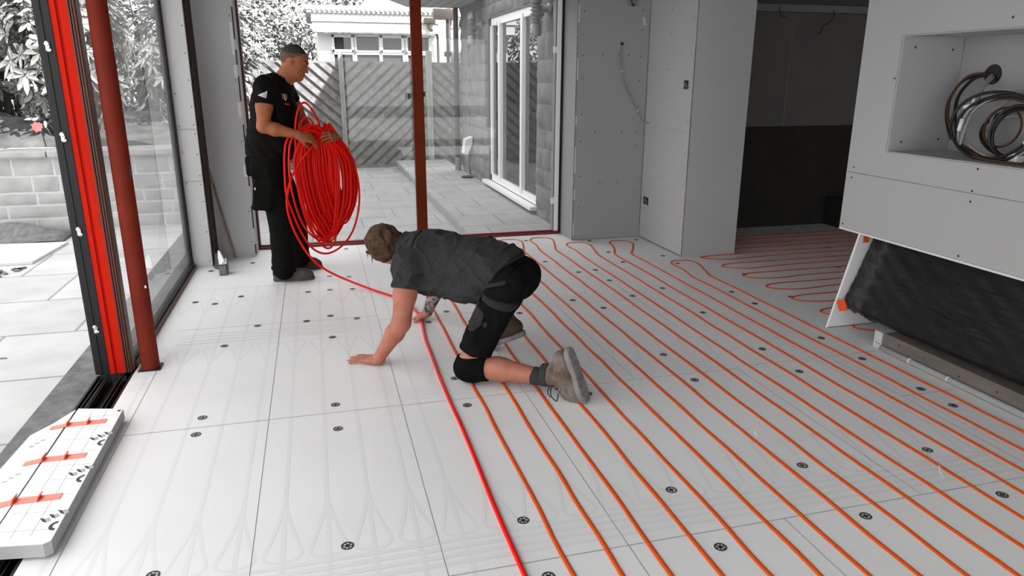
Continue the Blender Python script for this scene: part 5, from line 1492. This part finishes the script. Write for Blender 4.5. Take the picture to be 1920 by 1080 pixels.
# right leg (foot planted, heel raised)
f.cone((-.12,.42,.47), (.24,.46,.40), .075, .062, .03); f.cone((.24,.46,.40), (.10,.47,.24), .060, .056, .03); f.cone((.10,.47,.24), (-.03,.47,.12), .056, .040, .03)
f.cut((0,0,.002), (0,0,-1))
def pick2(c):
    m = np.zeros(len(c))
    loc = (c-K0); d_, n_, z_ = loc@dv, loc@nv, loc[:,2]
    t = (elr-wrr); s = ((np.stack([d_,n_,z_],1)-wrr)@t)/(t@t)
    m[(s > .02) & (n_ > .6) & (d_ > .50)] = 4
    q = np.stack([d_,n_,z_],1)-hc2; u_ = unit(hup2); w_ = unit(hfw2-u_*np.dot(hfw2, u_)); r_ = np.cross(w_, u_)
    a, b, h = q@w_, q@r_, q@u_
    near = (np.linalg.norm(q, axis=1) < .16)
    m[near & (np.abs(h+.064) < .0075) & (a > .086) & (np.abs(b) < .021)] = 2
    m[near & (np.abs(h-.0015) < .0045) & (a > .076) & (np.abs(np.abs(b)-.032) < .013)] = 3
    m[near & (np.abs(h-.029) < .0045) & (a > .070) & (np.abs(np.abs(b)-.032) < .020)] = 1
    return m
body2 = field_obj('body', f, [M['skin2'], M['hair'], M['lips'], M['eye'], M['tattoo']], man2, TF, pick2)
# hair: tousled cap
f = Field((.52,.16,.42), (.86,.44,.74), .004)
def HPP(a, b, h):
    u_ = unit(hup2); w_ = unit(hfw2-u_*np.dot(hfw2, u_)); r_ = np.cross(w_, u_)
    return hc2+w_*a+r_*b+u_*h
u2 = unit(hup2); w2 = unit(hfw2-u2*np.dot(hfw2, u2)); r2 = np.cross(w2, u2)
f.ell(HPP(-.018,0,.036), (.116,.098,.106), [w2, r2, u2], .02)
f.ell(HPP(-.060,0,-.012), (.062,.076,.065), [w2, r2, u2], .03)
f.ell(HPP(.070,.0,.085), (.040,.062,.026), [w2, r2, u2], .02)
for q in (1,-1): f.ell(HPP(.010,q*.074,.012), (.036,.018,.050), [w2, r2, u2], .015)
f.ell(HPP(.112,0,-.06), (.078,.066,.105), [w2, r2, u2], .012, 's')
f.ell(HPP(.095,0,.020), (.034,.058,.050), [w2, r2, u2], .012, 's')
f.bump(lambda x, y, z: vnoise(x*16+z*9, y*44, z*16)*.012+vnoise(x*28+z*14, y*120, z*28)*.006)
hair2 = field_obj('hair', f, M['hair'], man2, TF)
b = MB(); r = random.Random(8)
for k in range(46):   # loose locks
    an = r.uniform(-1.7, 1.7); p = HPP(.055+.03*math.cos(an), .075*math.sin(an), .075+r.uniform(-.03,.03)) if k < 26 else HPP(r.uniform(-.10,-.02), r.uniform(-.075,.075), r.uniform(-.055,-.02))
    v = unit(w2*r.uniform(.2,1)-u2*r.uniform(.1,.8)+r2*r.uniform(-.5,.5)) if k < 26 else unit(-u2+w2*r.uniform(-.6,.2)+r2*r.uniform(-.5,.5))
    L = r.uniform(.02,.045); pts = [p, p+v*L*.5+V3(0,0,r.uniform(-.004,.006)), p+v*L+V3(0,0,-.010)]
    b.tube([W(q) for q in pts], [.0042,.0032,.0008], 5)
b.build('loose_locks', M['hair'], hair2, True)

# T-shirt
f = Field((-.28,-.08,.30), (.66,.70,.80), .0055)
f.ell((.33,.30,.560), (.205,.190,.150), None, .06); f.ell((.12,.295,.540), (.21,.178,.160), None, .07); f.ell((-.04,.285,.530), (.160,.205,.140), None, .06)
f.ell((.10,.20,.450), (.17,.12,.085), None, .06); f.ell((.30,.20,.460), (.16,.12,.075), None, .06)
f.cone((.44,.30,.600), (.535,.30,.605), .095, .080, .04)
f.cone((.40,.20,.60), shl, .075, .078, .04); f.cone((.42,.40,.60), shr, .075, .078, .04)
ul2 = unit(ell_-shl); ur2 = unit(elr-shr)
f.cone(shl, shl+ul2*.16, .078, .080, .04); f.cone(shr, shr+ur2*.17, .076, .074, .04)
def wr3(x, y, z):
    n = vnoise(x*8-z*5, y*8, z*10+x*5)*.009+vnoise(x*20-z*16, y*9, z*9+x*10)*.005-.013*(1-np.abs(vnoise(x*7+z*6+3, y*5, z*7-x*5)))**5-.009*(1-np.abs(vnoise(x*13+z*9+9, y*7+2, z*12-x*9)))**5
    fold = .008*np.sin((x*.9-z*1.1+y*.2)*58)*np.clip((.16-x)*4, 0, 1)*np.clip((.68-z)*6, 0, 1)
    pull = .007*np.sin((x*1.2+z*.5)*70+y*8)*np.clip((x-.30)*6, 0, 1)*np.clip((.60-z)*8, 0, 1)
    return n+fold+pull
f.bump(wr3)
f.cut((-.120,.3,.60), (-1,0,-.62))
f.cut(shl+ul2*.128, ul2, ((.30,-.1,.30), (.55,.165,.48))); f.cut(shr+ur2*.135, ur2, ((.40,.50,.30), (.66,.70,.52)))
f.cone((.52,.30,.600), (.64,.30,.595), .070, .076, .004, 's')
shirt2 = field_obj('tshirt', f, M['shirt2'], man2, TF)

# shorts
f = Field((-.36,-.12,.08), (.36,.62,.72), .0055)
f.ell((-.100,.28,.520), (.120,.180,.110), None, .05)
f.cone((-.135,.15,.485), (-.035,.025,.22), .100, .084, .05); f.cone((-.035,.025,.22), (-.006,.01,.15), .083, .082, .04)
f.cone((-.120,.41,.485), (.20,.455,.42), .098, .086, .05)
f.ell((-.130,.20,.47), (.085,.10,.10), None, .04); f.ell((-.130,.37,.47), (.085,.10,.10), None, .04)
def wr4(x, y, z):
    return vnoise(x*13, y*13, z*13)*.006+vnoise(x*26, y*22, z*30)*.004+.005*np.sin((z*1.0+x*.7)*75)*np.clip((.30-z)*6, 0, 1)
f.bump(wr4)
f.cut((.05,.0,.195), (.30,0,-1), ((-.36,-.14,.05), (.30,.25,.26))); f.cut((.19,.45,.42), (1,.1,-.25), ((.05,.30,.2), (.40,.64,.6)))
f.cut((-.05,.28,.632), (.62,0,1))
fs = Field.__new__(Field); fs.h, fs.lo, fs.n, fs.ax, fs.D = f.h, f.lo, f.n, f.ax, f.D.copy()
shorts = field_obj('shorts', f, [M['shorts']], man2, TF)
# pockets, straps and belt as parts of the shorts: raised panels that follow the cloth
def panel_on(name, base, poly, t, m, parent, n0=-.2, n1=.14):
    """poly: outline in (d, z) seen from his left side; a layer of thickness t lying on the cloth"""
    f = Field.__new__(Field); f.h = base.h; f.lo = base.lo; f.n = base.n; f.ax = base.ax
    D = base.D-t
    X, Z = f.ax[0][:, None], f.ax[2][None, :]
    q = np.full((f.n[0], f.n[2]), -1.0)
    for i in range(len(poly)):
        (x0, z0), (x1, z1) = poly[i], poly[(i+1) % len(poly)]
        ex, ez = x1-x0, z1-z0; L = math.hypot(ex, ez)
        q = np.maximum(q, ((X-x0)*ez-(Z-z0)*ex)/L)
    f.D = np.maximum(D, q[:, None, :]).astype(np.float32)
    yv = f.ax[1][None, :, None]
    f.D = np.maximum(f.D, yv-n1).astype(np.float32)
    return field_obj(name, f, m, parent, TF)
def cw(poly):
    A = sum(poly[i][0]*poly[(i+1) % len(poly)][1]-poly[(i+1) % len(poly)][0]*poly[i][1] for i in range(len(poly)))
    return poly if A > 0 else poly[::-1]
panel_on('thigh_pocket', fs, cw([(-.05,.44),(-.200,.415),(-.130,.245),(-.018,.285)]), .010, M['shorts'], shorts)
panel_on('pocket_flap', fs, cw([(-.045,.475),(-.050,.445),(-.200,.388),(-.215,.415),(-.205,.432)]), .020, M['pocket'], shorts)
panel_on('phone_pocket', fs, cw([(-.025,.418),(-.072,.402),(-.085,.385),(-.078,.335),(-.040,.300),(-.015,.305),(.006,.335)]), .022, M['pocket'], shorts)
panel_on('pocket_tab', fs, cw([(-.086,.352),(-.110,.345),(-.104,.318),(-.082,.328)]), .020, M['pocket'], shorts)
panel_on('holster_strap', fs, cw([(-.06,.520),(-.06,.500),(-.170,.530),(-.168,.550)]), .016, M['pocket'], shorts)
panel_on('hip_pocket', fs, cw([(-.19,.60),(-.26,.56),(-.25,.50),(-.17,.54)]), .012, M['shorts'], shorts, n1=.30)
f = Field((-.36,-.12,.36), (.10,.62,.76), .0055)
f.ell((-.100,.28,.520), (.130,.190,.121), None, .05)
f.cut((-.060,.28,.612), (.62,0,1)); f.cut((-.085,.28,.572), (-.62,0,-1))
field_obj('belt', f, [M['pocket']], shorts, TF)

# knee pad, sock, boots
f = Field((-.16,-.13,.0), (.16,.13,.22), .0045)
f.ell((.005,0,.076), (.092,.088,.076), None, .02); f.cone((-.02,0,.085), (-.085,0,.09), .076, .070, .02); f.cone((.0,0,.09), (.01,.004,.135), .078, .070, .02)
f.bump(lambda x, y, z: vnoise(x*20, y*20, z*20)*.003)
f.cut((0,0,.002), (0,0,-1)); f.cut((-.098,0,.09), (-1,0,.1)); f.cut((.0,0,.146), (.10,0,1))
field_obj('knee_pad', f, M['kneepad'], man2, TF)
f = Field((-.50,-.08,.0), (-.28,.08,.20), .0045)
f.cone((-.345,0,.091), (-.41,0,.093), .047, .042, .01); f.cut((-.342,0,.09), (1,0,.1)); f.bump(lambda x, y, z: .0015*np.sin(x*500))
field_obj('sock', f, M['sock'], man2, TF)

def toe_boot(c_heel, toe, shin_dir, m, ms, name, sa=.42, collar=True):
    """boot standing on its toe: sole runs heel->toe; shaft leaves along shin_dir"""
    h = np.array(c_heel, float); t = np.array(toe, float); d = unit(t-h); L = np.linalg.norm(t-h)
    sd = V3(0,1,0); up = unit(np.cross(sd, d));
    if np.dot(up, shin_dir) < 0: up = -up
    def P(a, q, s_=0): return h+d*a*L+up*q+sd*s_
    lo = np.minimum(h, t)-.17; hi = np.maximum(h, t)+.17; lo[2] = -.004
    f = Field(lo, hi, .0045)
    f.cone(P(.14,.058), P(.34,.066), .048, .052, .02); f.cone(P(.34,.064), P(.72,.054), .052, .050, .03); f.cone(P(.72,.050), P(.86,.042), .049, .038, .03)
    sh = np.array(shin_dir, float)
    def Lz(p): p = np.array(p); p[2] = max(p[2], .006); return W(p)
    f.cone(P(sa-.02,.062), P(sa+.02,.062)+sh*.110, .053, .055, .03); f.cone(P(sa+.20,.10), P(.80,.072), .034, .028, .03)
    f.bump(lambda x, y, z: vnoise(x*30, y*30, z*30)*.003+vnoise(x*12, y*12, z*12)*.003)
    f.cut(P(0,.016), -up); f.cut(P(sa+.02,.062)+sh*.118, sh); f.cut((0,0,.002), (0,0,-1))
    o = field_obj(name, f, m, man2, TF)
    f = Field(lo, hi, .0045)
    f.cone(P(.12,.012), P(.30,.012), .046, .044, .02); f.cone(P(.30,.012), P(.70,.012), .044, .052, .02); f.cone(P(.70,.012), P(.88,.012), .051, .040, .02)
    f.cut(P(0,.026), up); f.cut(P(0,-.004), -up)
    for k in range(7):   # tread
        f.rbox(P(.10+.13*k, -.004), (.005,.07,.003), [d, sd, up], .002, .003, 's')
    f.cut((0,0,.001), (0,0,-1))
    field_obj('sole', f, ms, o, TF)
    b = MB(); e = MB()
    for k in range(5):
        a = sa+.17+.062*k; q = .134-.19*(a-sa-.2)
        b.tube([W(P(a,q-.034,-.041)), W(P(a+.010,q-.012,-.028)), W(P(a+.018,q,-.010)), W(P(a+.03,q,.010)), W(P(a+.045,q-.022,.034))], .003, 6)
        e.lathe([(.005,-.003),(.006,0),(.003,.003)], W(P(a,q-.036,-.043)), 8, 'y')
    b.tube(smooth_path([Lz(P(sa+.14,.140,-.01)), Lz(P(sa+.14,.150,-.035)), Lz(P(sa+.24,.150,-.060)), Lz(P(sa+.34,.130,-.066)), Lz(P(sa+.24,.112,-.056))]), .0028, 6)
    b.tube(smooth_path([Lz(P(sa+.14,.140,-.01)), Lz(P(sa+.10,.150,-.04)), Lz(P(sa+.16,.160,-.064)), Lz(P(sa+.26,.150,-.072))]), .0028, 6)
    b.build('laces', M['lace'], o, True); e.build('eyelets', M['grey_metal'], o, True)
    if collar:
        f = Field(lo, hi, .0045); c0 = P(sa+.02,.062)+sh*.100
        f.cone(c0, c0+sh*.022, .059, .058, .01); f.cut(c0-sh*.006, -sh); f.cut(c0+sh*.032, sh)
        field_obj('padded_collar', f, M['sock'], o, TF)
    return o
toe_boot((-.535,0,.262), (-.640,0,-.012), V3(.98,0,-.12), M['boot'], M['sole'], 'boot')
toe_boot((-.105,.47,.115), (.145,.47,-.004), unit(V3(.55,0,.85)), M['boot_dark'], M['sole'], 'boot', .22, collar=False)
# ================================================================== COIL OF RED PIPE
t = thing('pipe_coil', (.05, 5.6, .3), 'big coil of bright red pipe gripped by the standing man, trailing one lead', 'pipe coil')
r = random.Random(77)
def closed(P, sub=7):
    P = [Vector(p) for p in P]; n = len(P); out = []
    for i in range(n):
        p0, p1, p2, p3 = P[i-1], P[i], P[(i+1) % n], P[(i+2) % n]
        for s in range(sub):
            q = s/sub
            out.append(.5*((2*p1)+(p2-p0)*q+(2*p0-5*p1+4*p2-p3)*q*q+(3*p1-p0-3*p2+p3)*q**3))
    return out
RC = .0080
def yy(x, off): return 5.600+.55*(x-.05)+off
mb = MB(); NL = 72
for i in range(NL):
    u = (i+.5)/NL
    j = lambda a: r.uniform(-a, a)
    xl = -.165+.30*u+j(.012)
    xr = .175+.075*r.random()*(1-.2*u)
    zb = .335+.22*u**1.2+j(.03)
    xb = -.005+.15*u+.03*r.random()
    xt = -.03+.16*u+j(.02); zt = 1.135+.045*math.sin(u*9+1)+j(.018)
    off = -.03+.05*u+j(.035)
    P = [(xt, zt), (xt*.45+(xr-.012)*.55, 1.075+j(.01)), (xr-.012, .93), (xr, .75), (xr-.022, .58+j(.02)), (xb*.45+(xr-.03)*.55, zb+.075), (xb, zb), (xb*.55+(xl+.05)*.45-.012, zb+.10), (xl+.045, .58+j(.02)), (xl+.008, .80), (xl+.004, .96), (xl*.55+xt*.45-.01, 1.075)]
    mb.tube(closed([(x, yy(x, off), z) for x, z in P]), RC, 6, closed=True)
mb.build('coil_loops', M['pipe_red'], t, True)
# looser turns at the right that leave gaps
for i in range(7):
    j = lambda a: r.uniform(-a, a)
    xr = .225+.010*i+j(.004); zb = .50-.012*i+j(.01); xb = .135+.006*i
    xl = .02+.012*i
    off = .02+j(.03)
    P = [(.10+j(.02), 1.13+j(.01)), (.185, 1.06), (xr-.015, .90), (xr, .73), (xr-.02, .585), (xb+.035, zb+.02), (xb-.01, zb), (xl+.07, zb+.075), (xl+.02, .70), (xl, .88), (.05, 1.06)]
    b = MB(); b.tube(closed([(x, yy(x, off), z) for x, z in P]), RC, 6, closed=True); b.build('loose_loop', M['pipe_red'], t, True)
# turns sticking up between the man's chest and hands
for pts in ([(-.145,5.47,.95),(-.14,5.47,1.12),(-.125,5.47,1.24),(-.095,5.48,1.325),(-.055,5.50,1.350),(-.010,5.53,1.30),(.025,5.56,1.22),(.045,5.585,1.12),(.06,5.60,.95)],
            [(-.12,5.50,1.0),(-.115,5.50,1.14),(-.095,5.50,1.21),(-.065,5.51,1.245),(-.03,5.53,1.235),(-.005,5.55,1.19),(.015,5.57,1.10)],
            [(-.12,5.52,1.04),(-.10,5.52,1.15),(-.06,5.53,1.19),(-.01,5.55,1.185),(.035,5.58,1.15),(.06,5.60,1.06)],
            [(-.10,5.53,1.05),(-.075,5.53,1.15),(-.03,5.545,1.17),(.02,5.57,1.16),(.055,5.59,1.10)]):
    b = MB(); b.tube(smooth_path(pts), RC, 7); b.build('upper_loop', M['pipe_red'], t, True)
# the big slack turn and two sagging turns
big = [(.085,1.115),(.16,1.085),(.225,1.01),(.275,.87),(.300,.70),(.285,.52),(.225,.355),(.13,.255),(.02,.222),(-.075,.275),(-.145,.40),(-.195,.55),(-.232,.70),(-.232,.86),(-.222,1.0),(-.195,1.10),(-.13,1.155),(-.05,1.165),(.02,1.14)]
b = MB(); b.tube(smooth_path([(x, yy(x, -.015), z) for x, z in big]), RC, 8); b.build('loose_loop', M['pipe_red'], t, True)
for P in ([(-.02,1.12),(-.10,1.13),(-.175,1.08),(-.20,.85),(-.175,.62),(-.12,.45),(-.05,.36),(.01,.335),(.06,.36),(.09,.42),(.105,.54),(.125,.78),(.12,.97),(.07,1.12)], [(-.03,1.12),(-.115,1.0),(-.135,.75),(-.10,.52),(-.05,.37),(.005,.285),(.05,.27),(.085,.31),(.105,.39),(.12,.52),(.15,.75),(.14,.97),(.08,1.12)], [(-.02,1.13),(-.12,1.03),(-.15,.80),(-.13,.60),(-.08,.42),(-.01,.355),(.04,.36),(.075,.41),(.11,.55),(.14,.80),(.12,1.0),(.06,1.12)]):
    b = MB(); b.tube(smooth_path([(x, yy(x, -.05), z) for x, z in P]), RC, 7); b.build('loose_loop', M['pipe_red'], t, True)
# lead: sweeps off the coil to the floor, to the kneeling man's hand and on towards the camera
lead = [(.02,5.50,1.085),(-.05,5.455,1.02),(-.135,5.435,.92),(-.200,5.43,.80),(-.234,5.43,.66),(-.222,5.43,.52),(-.172,5.43,.37),(-.10,5.43,.235),(-.02,5.43,.148),(.06,5.42,.095),(.15,5.38,.055),(.245,5.30,.028),(.34,5.19,.012),(.45,5.02,.0095),(.535,4.83,.0095),(.575,4.62,.0095),(.578,4.40,.010)]
lead += [(px(0)+.012*(1-min(1,(4.4-y)/1.2))+.003*math.sin(y*5), y, .0050) for y in (4.1, 3.8, 3.5, 3.2, 2.9, 2.6, 2.3, 2.0, 1.7, 1.4, 1.15)]
b = MB(); b.tube(smooth_path(lead, 7), .0086, 9); b.build('lead', M['pipe_red'], t, True)
